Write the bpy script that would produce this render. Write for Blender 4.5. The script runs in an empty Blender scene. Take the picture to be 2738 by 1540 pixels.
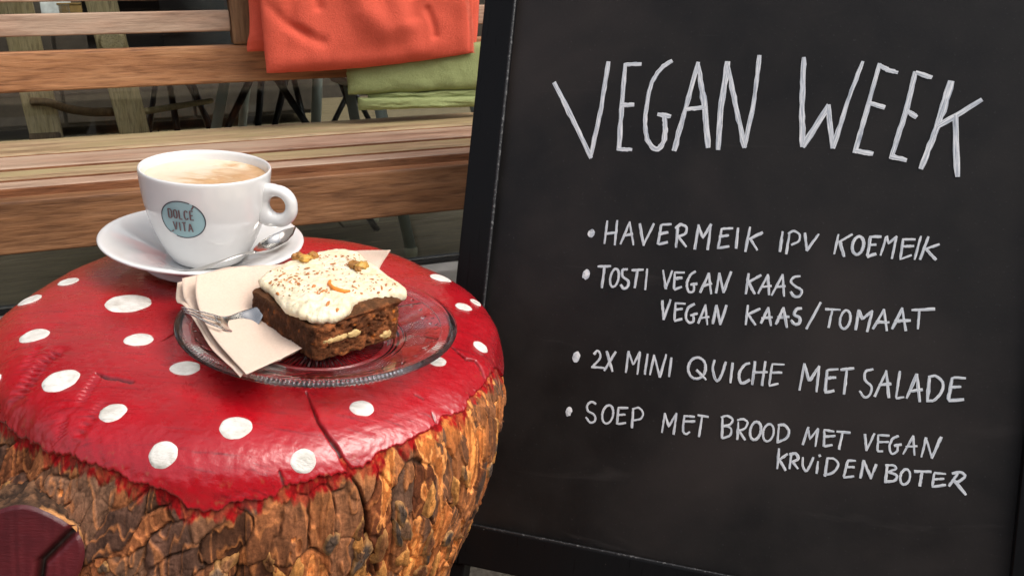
import bpy, bmesh, math, random
import numpy as np
from mathutils import Vector, Matrix
from mathutils.bvhtree import BVHTree
C = bpy.context.scene
col = C.collection
rnd = random.Random(7)
R = math.radians
# ------------------------------------------------------------------ camera
FPX = 2450.0
CAMH = 0.64
def _cam():
    u = np.array([-.0157, 1, .321]); u /= np.linalg.norm(u)
    F = np.array([0, 0, -1.]); y = F - u*(F@u); y /= np.linalg.norm(y); x = np.cross(y, u)
    return np.array([x, y, u])
M3 = _cam()
CAM = np.array([0, 0, CAMH])
cd = bpy.data.cameras.new('camera'); cam = bpy.data.objects.new('camera', cd); col.objects.link(cam)
cd.sensor_width = 36; cd.lens = 36*FPX/2738; cd.clip_start = .02; cd.clip_end = 300
cam.matrix_world = Matrix.Translation(Vector(CAM)) @ Matrix([list(r) for r in M3]).to_4x4()
C.camera = cam
cd.dof.use_dof = True; cd.dof.focus_distance = .75; cd.dof.aperture_fstop = 40
# ------------------------------------------------------------------ light
SUN_EL, SUN_AZ = 52, 118      # azimuth clockwise from +Y
w = bpy.data.worlds.new('World'); C.world = w; w.use_nodes = True
nt = w.node_tree; bg = nt.nodes['Background']
sky = nt.nodes.new('ShaderNodeTexSky'); sky.sky_type = 'NISHITA'; sky.sun_disc = False
sky.sun_elevation = R(SUN_EL); sky.sun_rotation = R(SUN_AZ); sky.air_density = 1; sky.dust_density = 6; sky.ozone_density = .6
hs = nt.nodes.new('ShaderNodeHueSaturation'); hs.inputs['Saturation'].default_value = .45
nt.links.new(sky.outputs[0], hs.inputs['Color']); nt.links.new(hs.outputs[0], bg.inputs[0]); bg.inputs[1].default_value = .15
sd = bpy.data.lights.new('sun', 'SUN'); sd.energy = .55; sd.angle = R(32); sd.color = (1, .95, .88)
sun = bpy.data.objects.new('sun', sd); col.objects.link(sun)
az, el = R(SUN_AZ), R(SUN_EL)
sun.rotation_euler = Vector((math.sin(az)*math.cos(el), math.cos(az)*math.cos(el), math.sin(el))).to_track_quat('Z', 'Y').to_euler()
C.view_settings.view_transform = 'Standard'; C.view_settings.look = 'None'; C.view_settings.gamma = 1
C.view_settings.use_curve_mapping = False; C.view_settings.exposure = 0.5
C.render.engine = 'CYCLES'; C.cycles.use_denoising = True; C.cycles.max_bounces = 14
C.cycles.transparent_max_bounces = 16; C.cycles.transmission_bounces = 12; C.cycles.sample_clamp_indirect = 6
# ------------------------------------------------------------------ ray helpers: a photograph pixel gives a sight line
def ray(px, py): return M3@np.array([(px-1369)/FPX, -(py-770)/FPX, -1.])
BD = np.array([0.93339197, 0.35885852, 0]); NB = np.array([-0.35885852, 0.93339197, 0]); UP = np.array([0, 0, 1.])
def at_perp(px, py, D):
    d = ray(px, py); return CAM + d*(D/(d@NB))
def at_z(px, py, z):
    d = ray(px, py); return CAM + d*((z-CAMH)/d[2])
# ------------------------------------------------------------------ noise
_rs = np.random.RandomState(3)
_perm = _rs.permutation(512); _perm = np.concatenate([_perm, _perm, _perm])
_g = _rs.normal(size=(512, 3)); _g /= np.linalg.norm(_g, axis=1)[:, None]
def pn(p):
    p = np.asarray(p, float); i = np.floor(p).astype(int); f = p-i; i &= 511
    u = f*f*f*(f*(f*6-15)+10); o = 0
    for dx in (0, 1):
        for dy in (0, 1):
            for dz in (0, 1):
                h = _perm[_perm[_perm[i[..., 0]+dx]+i[..., 1]+dy]+i[..., 2]+dz] % 512
                g = _g[h]; d = g[..., 0]*(f[..., 0]-dx)+g[..., 1]*(f[..., 1]-dy)+g[..., 2]*(f[..., 2]-dz)
                wgt = (u[..., 0] if dx else 1-u[..., 0])*(u[..., 1] if dy else 1-u[..., 1])*(u[..., 2] if dz else 1-u[..., 2])
                o = o+d*wgt
    return o
def fbm(p, o=4):
    s = 0; a = 1.
    for k in range(o): s = s+a*pn(p+k*17.3); p = p*2.03; a *= .5
    return s
def worley(x, y, seedn, wx, wy, seed=1):
    """F1, F2, cell id on a periodic-in-x jittered grid of cells wx by wy"""
    rs = np.random.RandomState(seed); NX, NY = seedn
    jx = rs.rand(NY+4, NX); jy = rs.rand(NY+4, NX); ids = rs.rand(NY+4, NX)
    cx = np.floor(x/wx).astype(int); cy = np.floor(y/wy).astype(int)
    f1 = np.full(x.shape, 9e9); f2 = f1.copy(); idv = np.zeros(x.shape)
    for dx in (-1, 0, 1):
        for dy in (-1, 0, 1):
            a = cx+dx; b = np.clip(cy+dy, 0, NY+3); am = a % NX
            px = (a+.15+.7*jx[b, am]+.5*(b % 2))*wx; py = (b+.1+.8*jy[b, am])*wy
            d = np.hypot((x-px)/wx, (y-py)/wy)
            n1 = d < f1; f2 = np.where(n1, f1, np.minimum(f2, d)); idv = np.where(n1, ids[b, am], idv); f1 = np.where(n1, d, f1)
    return f1, f2, idv
def sstep(a, b, x):
    t = np.clip((x-a)/(b-a), 0, 1); return t*t*(3-2*t)
# ------------------------------------------------------------------ object helpers
def tag(o, label=None, cat=None, group=None, kind=None):
    if label: o['label'] = label
    if cat: o['category'] = cat
    if group: o['group'] = group
    if kind: o['kind'] = kind
    return o
def empty(name, loc=(0, 0, 0), rot=None):
    o = bpy.data.objects.new(name, None); col.objects.link(o); o.empty_display_size = .05
    m = Matrix.Translation(Vector(loc))
    if rot is not None: m = m @ Matrix([list(r) for r in rot]).to_4x4()
    o.matrix_world = m; return o
def link(name, me, mat, parent=None, smooth=True):
    if mat is not None: me.materials.append(mat)
    if smooth: me.polygons.foreach_set('use_smooth', [True]*len(me.polygons))
    o = bpy.data.objects.new(name, me); col.objects.link(o)
    if parent is not None: o.parent = parent
    return o
def mesh(name, v, f, mat, parent=None, smooth=True):
    me = bpy.data.meshes.new(name); me.from_pydata([tuple(map(float, a)) for a in v], [], [tuple(map(int, a)) for a in f]); me.update()
    return link(name, me, mat, parent, smooth)
def grid_faces(nr, nc, wrap=False):
    r = np.arange(nr-1)[:, None]; c = np.arange(nc if wrap else nc-1)[None, :]; c2 = (c+1) % nc
    a = r*nc+c; b = r*nc+c2; d = (r+1)*nc+c2; e = (r+1)*nc+c
    return np.stack([a, b, d, e], -1).reshape(-1, 4)
def big_mesh(name, V, F, mat, parent=None, cols=None, smooth=True):
    me = bpy.data.meshes.new(name); V = np.asarray(V, np.float32).reshape(-1, 3); F = np.asarray(F, np.int32)
    me.vertices.add(len(V)); me.vertices.foreach_set('co', V.ravel())
    k = F.shape[1]; me.loops.add(F.size); me.loops.foreach_set('vertex_index', F.ravel())
    me.polygons.add(len(F)); me.polygons.foreach_set('loop_start', np.arange(len(F), dtype=np.int32)*k)
    me.update(calc_edges=True)
    for nm, c in (cols or {}).items():
        c = np.asarray(c, np.float32)
        if c.ndim == 1:
            at = me.attributes.new(nm, 'FLOAT', 'POINT'); at.data.foreach_set('value', c)
        else:
            at = me.attributes.new(nm, 'FLOAT_COLOR', 'POINT'); at.data.foreach_set('color', np.concatenate([c, np.ones((len(c), 1), np.float32)], 1).ravel())
    return link(name, me, mat, parent, smooth)
def boxmesh(name, lo, hi, mat, parent=None, bev=.002, seg=2, origin=None):
    bm = bmesh.new(); bmesh.ops.create_cube(bm, size=1)
    lo = Vector(lo); hi = Vector(hi); c = (lo+hi)/2; o = Vector(origin) if origin is not None else c
    for v in bm.verts: v.co = Vector((v.co.x*(hi.x-lo.x), v.co.y*(hi.y-lo.y), v.co.z*(hi.z-lo.z)))+c-o
    if bev: bmesh.ops.bevel(bm, geom=bm.edges[:], offset=bev, segments=seg, affect='EDGES', profile=.6)
    me = bpy.data.meshes.new(name); bm.to_mesh(me); bm.free()
    ob = link(name, me, mat, parent, smooth=False); ob.location = o
    return ob
def lathe_pts(prof, n=96):
    prof = np.array(prof); th = np.linspace(0, 2*np.pi, n, endpoint=False)
    r = prof[:, 0][:, None]; z = prof[:, 1][:, None]
    return np.stack([r*np.cos(th), r*np.sin(th), z+0*th], -1)
def smooth_prof(p, n):
    p = np.array(p, float); d = np.r_[0, np.cumsum(np.hypot(*np.diff(p, axis=0).T))]
    t = np.linspace(0, d[-1], n); q = np.stack([np.interp(t, d, p[:, k]) for k in range(2)], 1)
    for _ in range(2): q[1:-1] = (q[:-2]+2*q[1:-1]+q[2:])/4
    return q
def lathe(name, prof, mat, parent=None, n=96):
    P = lathe_pts(prof, n); return big_mesh(name, P, grid_faces(P.shape[0], n, True), mat, parent)
def catmull(P, n):
    P = np.array(P, float); P = np.vstack([2*P[0]-P[1], P, 2*P[-1]-P[-2]]); m = len(P)-3
    t = np.linspace(0, m, n); i = np.minimum(t.astype(int), m-1); f = (t-i)[:, None]
    a, b, c, d = P[i], P[i+1], P[i+2], P[i+3]
    return .5*((2*b)+(c-a)*f+(2*a-5*b+4*c-d)*f**2+(3*b-3*c+d-a)*f**3)
def tube(name, pts, rad, mat, parent=None, n=10, cap=True, res=None):
    P = catmull(pts, res or max(2, len(pts)*6 if len(pts) > 2 else 2)); m = len(P)
    rad = np.interp(np.linspace(0, 1, m), np.linspace(0, 1, len(np.atleast_1d(rad))), np.atleast_1d(rad))
    T = np.gradient(P, axis=0); T /= np.linalg.norm(T, axis=1)[:, None]
    ref = np.array([0, 0, 1.]) if abs(T[0][2]) < .9 else np.array([1., 0, 0])
    V = []
    for k in range(m):
        a = np.cross(T[k], ref); a /= np.linalg.norm(a); b = np.cross(T[k], a)
        for j in range(n):
            th = 2*math.pi*j/n; V.append(P[k]+rad[k]*(math.cos(th)*a+math.sin(th)*b))
    F = [tuple(x) for x in grid_faces(m, n, True)]
    if cap: F += [tuple(range(n))[::-1], tuple(range((m-1)*n, m*n))]
    return mesh(name, V, F, mat, parent)
# ------------------------------------------------------------------ materials
class MT:
    def __init__(s, name, base=(.5, .5, .5), rough=.5, **kw):
        s.m = bpy.data.materials.new(name); s.m.use_nodes = True; s.t = s.m.node_tree; s.b = s.t.nodes['Principled BSDF']
        s.b.inputs['Base Color'].default_value = (*base, 1); s.b.inputs['Roughness'].default_value = rough
        for k, v in kw.items(): s.b.inputs[k.replace('_', ' ')].default_value = v
        s.co = None
    def n(s, ty, **kw):
        x = s.t.nodes.new(ty)
        for k, v in kw.items():
            if k in x.inputs: x.inputs[k].default_value = v
            else: setattr(x, k, v)
        return x
    def l(s, a, b): s.t.links.new(a, b)
    def coords(s, scale=(1, 1, 1), rand=False, rot=(0, 0, 0)):
        tc = s.n('ShaderNodeTexCoord'); mp = s.n('ShaderNodeMapping'); mp.inputs['Scale'].default_value = scale; mp.inputs['Rotation'].default_value = rot
        s.l(tc.outputs['Object'], mp.inputs['Vector'])
        if rand:
            oi = s.n('ShaderNodeObjectInfo'); mu = s.n('ShaderNodeMath', operation='MULTIPLY'); mu.inputs[1].default_value = 37
            s.l(oi.outputs['Random'], mu.inputs[0]); s.l(mu.outputs[0], mp.inputs['Location'])
        return mp.outputs[0]
    def noise(s, vec, scale, detail=5, rough=.55, dist=0):
        x = s.n('ShaderNodeTexNoise'); x.inputs['Scale'].default_value = scale; x.inputs['Detail'].default_value = detail
        x.inputs['Roughness'].default_value = rough; x.inputs['Distortion'].default_value = dist
        if vec is not None: s.l(vec, x.inputs['Vector'])
        return x.outputs['Fac']
    def ramp(s, fac, stops, interp='LINEAR'):
        x = s.n('ShaderNodeValToRGB'); x.color_ramp.interpolation = interp; e = x.color_ramp.elements
        while len(e) < len(stops): e.new(.5)
        for i, (p, c) in enumerate(stops):
            e[i].position = p; e[i].color = (*c, 1) if len(c) == 3 else c
        s.l(fac, x.inputs[0]); return x.outputs[0]
    def mix(s, fac, a, b, bt='MIX'):
        x = s.n('ShaderNodeMix', data_type='RGBA', blend_type=bt)
        for i, v in ((0, fac), (6, a), (7, b)):
            if hasattr(v, 'is_linked'): s.l(v, x.inputs[i])
            elif isinstance(v, (int, float)): x.inputs[i].default_value = v
            else: x.inputs[i].default_value = (*v, 1)
        return x.outputs[2]
    def bump(s, h, strength=.3, dist=.001, prev=None):
        x = s.n('ShaderNodeBump'); x.inputs['Strength'].default_value = strength; x.inputs['Distance'].default_value = dist
        s.l(h, x.inputs['Height'])
        if prev is not None: s.l(prev, x.inputs['Normal'])
        s.l(x.outputs[0], s.b.inputs['Normal']); return x.outputs[0]
    def color(s, c): s.l(c, s.b.inputs['Base Color'])
    def attr(s, name):
        x = s.n('ShaderNodeAttribute', attribute_name=name); return x
def wood(name, dark, mid, light, rough=.55, axis=0, weather=None):
    m = MT(name, rough=rough); sc = [14, 14, 14]; sc[axis] = 2.0
    v = m.coords(sc, rand=True); n1 = m.noise(v, 3.2, 8, .62, .4)
    sc2 = [120, 120, 120]; sc2[axis] = 11; v2 = m.coords(sc2, rand=True); n2 = m.noise(v2, 2.5, 4, .6)
    c = m.ramp(n1, [(.28, dark), (.5, mid), (.74, light)])
    c2 = m.ramp(n2, [(.32, (.48, .44, .42)), (.5, (.95, .95, .95)), (.75, (1.15, 1.13, 1.1))])
    c = m.mix(.85, c, c2, 'MULTIPLY')
    if weather:
        v3 = m.coords((1.5, 5, 5), rand=True); n3 = m.noise(v3, 4, 5, .6)
        c = m.mix(m.ramp(n3, [(.42, (0, 0, 0)), (.66, (.8, .8, .8))]), c, weather)
    m.color(c); m.l(m.ramp(n1, [(0, (rough-.1,)*3), (1, (rough+.15,)*3)]), m.b.inputs['Roughness'])
    b = m.bump(n2, .6, .0015); m.bump(n1, .3, .002, b)
    m.b.inputs['Specular IOR Level'].default_value = .35
    return m.m
WD = {
 'apron': wood('oiled_brown_wood', (.11, .048, .020), (.235, .108, .046), (.34, .17, .08), .52),
 'rail': wood('orange_brown_wood', (.20, .085, .035), (.37, .17, .075), (.48, .25, .12), .5),
 'pink': wood('weathered_pink_wood', (.20, .115, .075), (.40, .25, .17), (.56, .40, .30), .62, weather=(.44, .33, .24)),
 'green': wood('weathered_olive_wood', (.19, .12, .065), (.37, .255, .145), (.52, .40, .25), .65, weather=(.36, .3, .15)),
 'stile': wood('brown_wood_upright', (.1, .05, .022), (.21, .11, .052), (.3, .18, .09), .6, axis=2),
 'edge': wood('dark_red_brown_wood', (.13, .045, .018), (.24, .09, .035), (.32, .15, .07), .55),
}
def plain(name, c, rough, var=.25, sc=30, bump=.15, bd=.0008, **kw):
    m = MT(name, c, rough, **kw); v = m.coords(); n = m.noise(v, sc, 5)
    a = tuple(x*(1-var) for x in c); b = tuple(min(1, x*(1+var)) for x in c)
    m.color(m.ramp(n, [(.3, a), (.7, b)]))
    if bump: m.bump(n, bump, bd)
    return m.m
# ================================================================== SETTING
BR = np.array([BD, NB, UP]).T          # bench / facade frame: x along, y away, z up
def struct(o): o['kind'] = 'structure'; return o
m = MT('pavement_stone', rough=.85); v = m.coords(); n = m.noise(v, 9, 8, .65); n2 = m.noise(v, 160, 3)
m.color(m.mix(.5, m.ramp(n, [(.3, (.07, .06, .045)), (.7, (.22, .19, .145))]), m.ramp(n2, [(.35, (.05, .045, .035)), (.7, (.28, .25, .2))]))); m.bump(n2, .5, .002)
M_pave = m.m
g = boxmesh('ground', (-40, -40, -.2), (40, 1.56, -.012), plain('joint_sand', (.09, .08, .065), .9, sc=80), bev=0); struct(g)
g.rotation_euler = (0, 0, 0); g.matrix_world = Matrix([list(r) for r in BR]).to_4x4() @ Matrix.Translation((0, -19.22, -.1))
pv = empty('pavement', (0, 0, 0), BR); struct(pv)
base_me = None
for i in range(12):
    for j in range(7):
        x0 = -1.6+i*.3+(.15 if j % 2 else 0); y0 = -.55+j*.3
        if base_me is None:
            o = boxmesh('paving_stone', (0, 0, -.05), (.294, .294, 0), M_pave, pv, bev=.004, origin=(0, 0, 0)); base_me = o.data
        else:
            o = bpy.data.objects.new('paving_stone', base_me); col.objects.link(o); o.parent = pv
        o.location = (x0, y0, rnd.uniform(-.002, .001)); o.rotation_euler.z = rnd.uniform(-.004, .004)
WP = 1.60      # window pane distance
# shop front: plinth, window frame, pane
M_plinth = plain('dark_plinth_stone', (.05, .048, .045), .8, sc=20)
M_frame = plain('grey_window_frame_paint', (.60, .59, .56), .45, var=.12, sc=12, bump=.05)
M_wall = plain('shop_wall_render', (.25, .22, .19), .9)
bl = empty('shop_front', NB*WP, BR); tag(bl, 'dark shop front wall with a wide plate glass window behind the bench', 'shop front')
boxmesh('plinth', (-4, -.005, 0), (4, .2, .118), M_plinth, bl, bev=.003)
fr = empty('window'); fr.parent = bl
boxmesh('sill', (-2.6, -.055, .120), (2.6, .03, .160), M_frame, fr, bev=.003)
boxmesh('gasket', (-2.6, -.008, .1605), (2.6, .012, .168), plain('black_rubber', (.015, .015, .015), .6), fr, bev=.002)
boxmesh('frame', (-2.66, -.04, .12), (-2.603, .05, 2.5), M_frame, fr, bev=.003)
boxmesh('frame', (2.603, -.04, .12), (2.66, .05, 2.5), M_frame, fr, bev=.003)
boxmesh('frame', (-2.6, -.04, 2.44), (2.6, .05, 2.5), M_frame, fr, bev=.003)
gm = bpy.data.materials.new('window_glass'); gm.use_nodes = True; t = gm.node_tree; t.nodes.clear()
out = t.nodes.new('ShaderNodeOutputMaterial'); tr = t.nodes.new('ShaderNodeBsdfTransparent'); gl = t.nodes.new('ShaderNodeBsdfGlossy'); mx = t.nodes.new('ShaderNodeMixShader'); fn = t.nodes.new('ShaderNodeFresnel')
tr.inputs[0].default_value = (.955, .975, .955, 1); gl.inputs['Roughness'].default_value = .02; fn.inputs[0].default_value = 1.5
t.links.new(fn.outputs[0], mx.inputs[0]); t.links.new(tr.outputs[0], mx.inputs[1]); t.links.new(gl.outputs[0], mx.inputs[2]); t.links.new(mx.outputs[0], out.inputs[0])
boxmesh('pane', (-2.6, 0, .169), (2.6, .006, 2.438), gm, fr, bev=0)
boxmesh('wall', (-4, 0, .118), (-2.662, .25, 2.75), M_wall, bl, bev=0); boxmesh('wall', (2.662, 0, .118), (4, .25, 2.75), M_wall, bl, bev=0)
boxmesh('wall', (-2.66, 0, 2.502), (2.66, .25, 2.75), M_wall, bl, bev=0)
# interior
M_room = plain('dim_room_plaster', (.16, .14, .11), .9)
fl = empty('floor', NB*(WP+.2), BR); struct(fl)
M_fl = wood('worn_floor_board', (.11, .085, .045), (.21, .17, .10), (.32, .27, .17), .5)
for j in range(22):
    y0 = .0+j*.2; off = (j*.83) % 1.9
    for i in range(-2, 3):
        x0 = i*1.9-off
        if y0 > 1.9 and abs(i) > 1: continue
        boxmesh('floorboard', (x0, y0, -.02), (x0+1.895, y0+.1965, 0), M_fl, fl, bev=.002, seg=1)
rm = empty('room', NB*(WP+.2), BR); struct(rm)
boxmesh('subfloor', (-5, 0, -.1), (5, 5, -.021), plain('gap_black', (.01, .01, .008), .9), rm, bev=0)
boxmesh('back_wall', (-4.6, 4.4, 0), (4.6, 4.5, 3.5), plain('dark_back_wall', (.05, .04, .03), .8), rm, bev=0)  # height raised so low reflections in the red paint stay dark
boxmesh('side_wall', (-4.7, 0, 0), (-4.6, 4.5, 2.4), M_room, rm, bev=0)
boxmesh('added_part_ceiling', (-4.7, .06, 3.0), (-1.6, 4.4, 3.1), M_room, rm, bev=0)  # unseen part ceiling, added to darken reflections; the rest stays open for daylight
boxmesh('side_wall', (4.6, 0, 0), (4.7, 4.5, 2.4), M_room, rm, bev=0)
opp = empty('added_opposite_building', NB*-8.5, BR); struct(opp)  # unseen building added so the lower chalkboard reflects something dark
boxmesh('wall', (-14, -.4, 0), (14, 0, 3.1), plain('added_wall_brick', (.14, .09, .065), .9, sc=6), opp, bev=0)
# ================================================================== BENCH
Z0 = .46755
bench = empty('garden_bench', NB*.924, BR)
tag(bench, 'long slatted wooden garden bench in front of the shop window', 'bench')
xa, xb = -1.25, 1.05
def slat(name, y0, y1, z0, z1, mat, x0=xa, x1=xb, bev=.005, label=None):
    o = boxmesh(name, (x0, y0-.924, z0), (x1, y1-.924, z1), mat, bench, bev=bev, seg=3)
    if label: o['label'] = label
    if name == 'seat_slat' and mat is not WD['edge']:
        o.data.materials.append(WD['edge'])
        for p_ in o.data.polygons:
            if p_.normal.y < -.75 or p_.normal.y > .75 or p_.normal.z < -.5: p_.material_index = 1
    return o
slat('front_apron', .924, .948, .4181, Z0, WD['apron'], bev=.003)
slat('seat_slat', .957, .985, Z0-.030, Z0-.008, WD['edge'])
slat('seat_slat', .998, 1.031, Z0-.022, Z0, WD['pink'], bev=.003)
slat('seat_slat', 1.049, 1.100, Z0-.022, Z0, WD['green'], bev=.003)
slat('seat_slat', 1.121, 1.204, Z0-.022, Z0, WD['pink'], bev=.003)
slat('seat_slat', 1.228, 1.352, Z0-.024, Z0, WD['green'], bev=.006)
slat('back_rail', 1.345, 1.375, .5284, .5787, WD['rail'], bev=.004)
def xbn(px, py, D): return float((at_perp(px, py, D)-NB*D)@BD)
xs0, xs1 = xbn(617, 60, 1.345), xbn(683, 60, 1.345)
o = boxmesh('back_upright', (xs0, 1.343-.924, .5792), (xs1, 1.377-.924, 1.0), WD['stile'], bench, bev=.004)
for k, z in enumerate((.5971, .6388, .681, .723, .765, .807)):
    slat('back_slat', 1.347, 1.371, z, z+.0275, WD['pink'], x1=xs0-.0006, bev=.003)
    slat('back_slat', 1.347, 1.371, z, z+.0275, WD['pink'], x0=xs1+.0006, bev=.003)
slat('top_rail', 1.335, 1.385, 1.0, 1.05, WD['rail'])
for x in (xa+.03, xb-.09):
    boxmesh('leg', (x, .9485-.924, 0), (x+.06, 1.008-.924, .436), WD['stile'], bench, bev=.004)
    boxmesh('leg', (x, 1.376-.924, 0), (x+.06, 1.436-.924, 1.0), WD['stile'], bench, bev=.004)
    boxmesh('side_rail', (x, 1.0085-.924, .38), (x+.03, 1.3755-.924, .435), WD['stile'], bench, bev=.003)
xc = xbn(88, 684, 1.0)
boxmesh('cross_brace', (xc-.03, .99-.924, .405), (xc+.012, 1.34-.924, .4365), WD['green'], bench, bev=.003)
# ================================================================== BLANKETS
def fabric(name, c, fuzz=.5):
    m = MT(name, c, .95); v = m.coords(); n = m.noise(v, 900, 3, .7); n2 = m.noise(v, 18, 5)
    m.color(m.mix(.5, m.ramp(n, [(.25, tuple(x*.72 for x in c)), (.75, tuple(min(1, x*1.25) for x in c))]), m.ramp(n2, [(.3, tuple(x*.9 for x in c)), (.7, tuple(min(1, x*1.08) for x in c))])))
    b_0 = m.bump(n, .8, .0016); m.bump(m.noise(v, 220, 4, .7), .5, .002, b_0); m.b.inputs['Sheen Weight'].default_value = fuzz; m.b.inputs['Sheen Roughness'].default_value = .5
    m.b.inputs['Sheen Tint'].default_value = (*[min(1, x*1.3+.1) for x in c], 1); m.b.inputs['Specular IOR Level'].default_value = .1
    return m.m
M_or = fabric('coral_fleece', (.76, .125, .075), .35); M_gr = fabric('sage_fleece', (.30, .345, .15), .35)
M_th = plain('coral_thread', (.62, .16, .10), .9, sc=200)
def pillow(name, cx, cz, hx, hz, y0, th, mat, parent, shape, rnd_=.18, nx=150, nz=110, seed=0, pw=7):
    """folded cloth layer: rounded slab in the bench frame. shape(u,v)->(dx,dz,dy)"""
    u = np.linspace(-1, 1, nx)[None, :]+np.zeros((nz, 1)); v = np.linspace(-1, 1, nz)[:, None]+np.zeros((1, nx))
    # squeeze the grid so the border rows wrap round the edge
    edge = np.clip(1-np.abs(u)**pw, 0, 1)**.5*np.clip(1-np.abs(v)**pw, 0, 1)**.5
    out = []
    for side in (-1, 1):
        dx, dz, dy = shape(u, v, side)
        X = cx+hx*u+dx; Z = cz+hz*v+dz; Y = y0+side*(th/2)*edge+dy
        out.append(np.stack([X, Y, Z], -1))
    F1 = grid_faces(nz, nx); F2 = F1[:, ::-1]+nx*nz
    V = np.concatenate([out[0].reshape(-1, 3), out[1].reshape(-1, 3)])
    o = big_mesh(name, V, np.concatenate([F1, F2]), mat, parent)
    bm = bmesh.new(); bm.from_mesh(o.data); bmesh.ops.remove_doubles(bm, verts=bm.verts, dist=1e-5); bmesh.ops.recalc_face_normals(bm, faces=bm.faces); bm.to_mesh(o.data); bm.free()
    return o
def groove(u, v, pts, wd, dep):
    d = np.full(u.shape, 9.)
    for (a, b), (c, e) in zip(pts[:-1], pts[1:]):
        L = (c-a)**2+(e-b)**2; t = np.clip(((u-a)*(c-a)+(v-b)*(e-b))/L, 0, 1); d = np.minimum(d, np.hypot(u-a-t*(c-a), v-b-t*(e-b)))
    return dep*np.exp(-(d/wd)**2)
ob = empty('orange_blanket', NB*1.29, BR); tag(ob, 'thick coral orange fleece blanket folded over the bench backrest', 'blanket')
Dq = 1.265
pxs = [xbn(x, y, Dq) for x, y in ((706, 100), (1272, 100))]
zb = [float(at_perp(x, y, Dq)[2]) for x, y in ((700, 186), (1265, 143))]
cx = (pxs[0]+pxs[1])/2; hx = (pxs[1]-pxs[0])/2; ztop = .80
Dp = 1.29
def sh(u, v, side):
    zbot = zb[0]+(zb[1]-zb[0])*((u+1)/2)**1.3-.004*np.sin((u+1)*1.5)
    low = (1-v)/2
    dz = (zbot-(ztop-.30))*low*1.0
    P = np.stack([u*1.6, v*1.6, 0*u+2.2*side], -1)
    wr = fbm(P*np.array([1.0, .6, 1]), 3)*.010
    if side == -1:
        # photograph pixels -> (u,v)
        q = lambda x, y: ((x-989)/283., (y-190)/ -400.*2*1.0-1.0)
        wr += groove(u, v, [(-.97+.0, -.30), (-.80, -.50), (-.62, -.62)], .05, .0035)
        wr += groove(u, v, [(-.72, -.22), (-.76, -.52), (-.60, -.66), (-.5, -.7)], .06, .0045)
        wr += groove(u, v, [(.585, -.74), (.57, -.6), (.52, -.45)], .04, .004)
        wr += groove(u, v, [(-.55, .6), (-.52, 0.), (-.5, -.35)], .05, .005)
        wr -= groove(u, v, [(-.25, .4), (-.1, -.4), (.1, -.6)], .14, .009)
        wr -= groove(u, v, [(.15, .1), (.3, -.55)], .12, .007)
        wr += groove(u, v, [(.3, .6), (.34, 0), (.36, -.5)], .09, .007)
        wr -= groove(u, v, [(-1, -.93), (0, -.93), (.5, -.9)], .1, .004)
        wr += groove(u, v, [(.955, 1), (.955, -1)], .02, .006)
    rag = .0007*fbm(np.stack([v*7, u*7, 0*u+5], -1), 3)
    corner = -.012*np.clip(-u-.8, 0, 1)*5*np.clip(low-.85, 0, 1)*6*0
    return rag*np.abs(u)**4+0.010*sstep(.4, -.9, v)*np.abs(u)**3*np.sign(-u)*0, dz+rag*np.abs(v)**4, wr*np.clip(1.1-np.abs(u)**10, 0, 1)*np.clip(1.1-np.abs(v)**8, 0, 1)
zc = (ztop-.30+ztop)/2
zb = [zb[0]-.006, zb[1]+.0005]
pillow('front_fold', cx, zc, hx, .15, 1.275-1.29, .030, M_or, ob, sh, nx=220, nz=150)
x0 = xbn(676, 60, 1.30)
def sh2(u, v, side):
    P = np.stack([u*2, v*2.5, 0*u+9.2*side], -1)
    return -.004*np.sin(v*5)*np.abs(u)**3+0*u, .045*np.clip(-v-.6, 0, 1)*2*(u < 0)+0*u, fbm(P, 3)*.006
pillow('back_fold', (x0+pxs[1])/2+.006, .683, (pxs[1]-x0)/2+.012, .148, 1.308-1.29, .026, M_or, ob, sh2, nx=120, nz=80)
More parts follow.
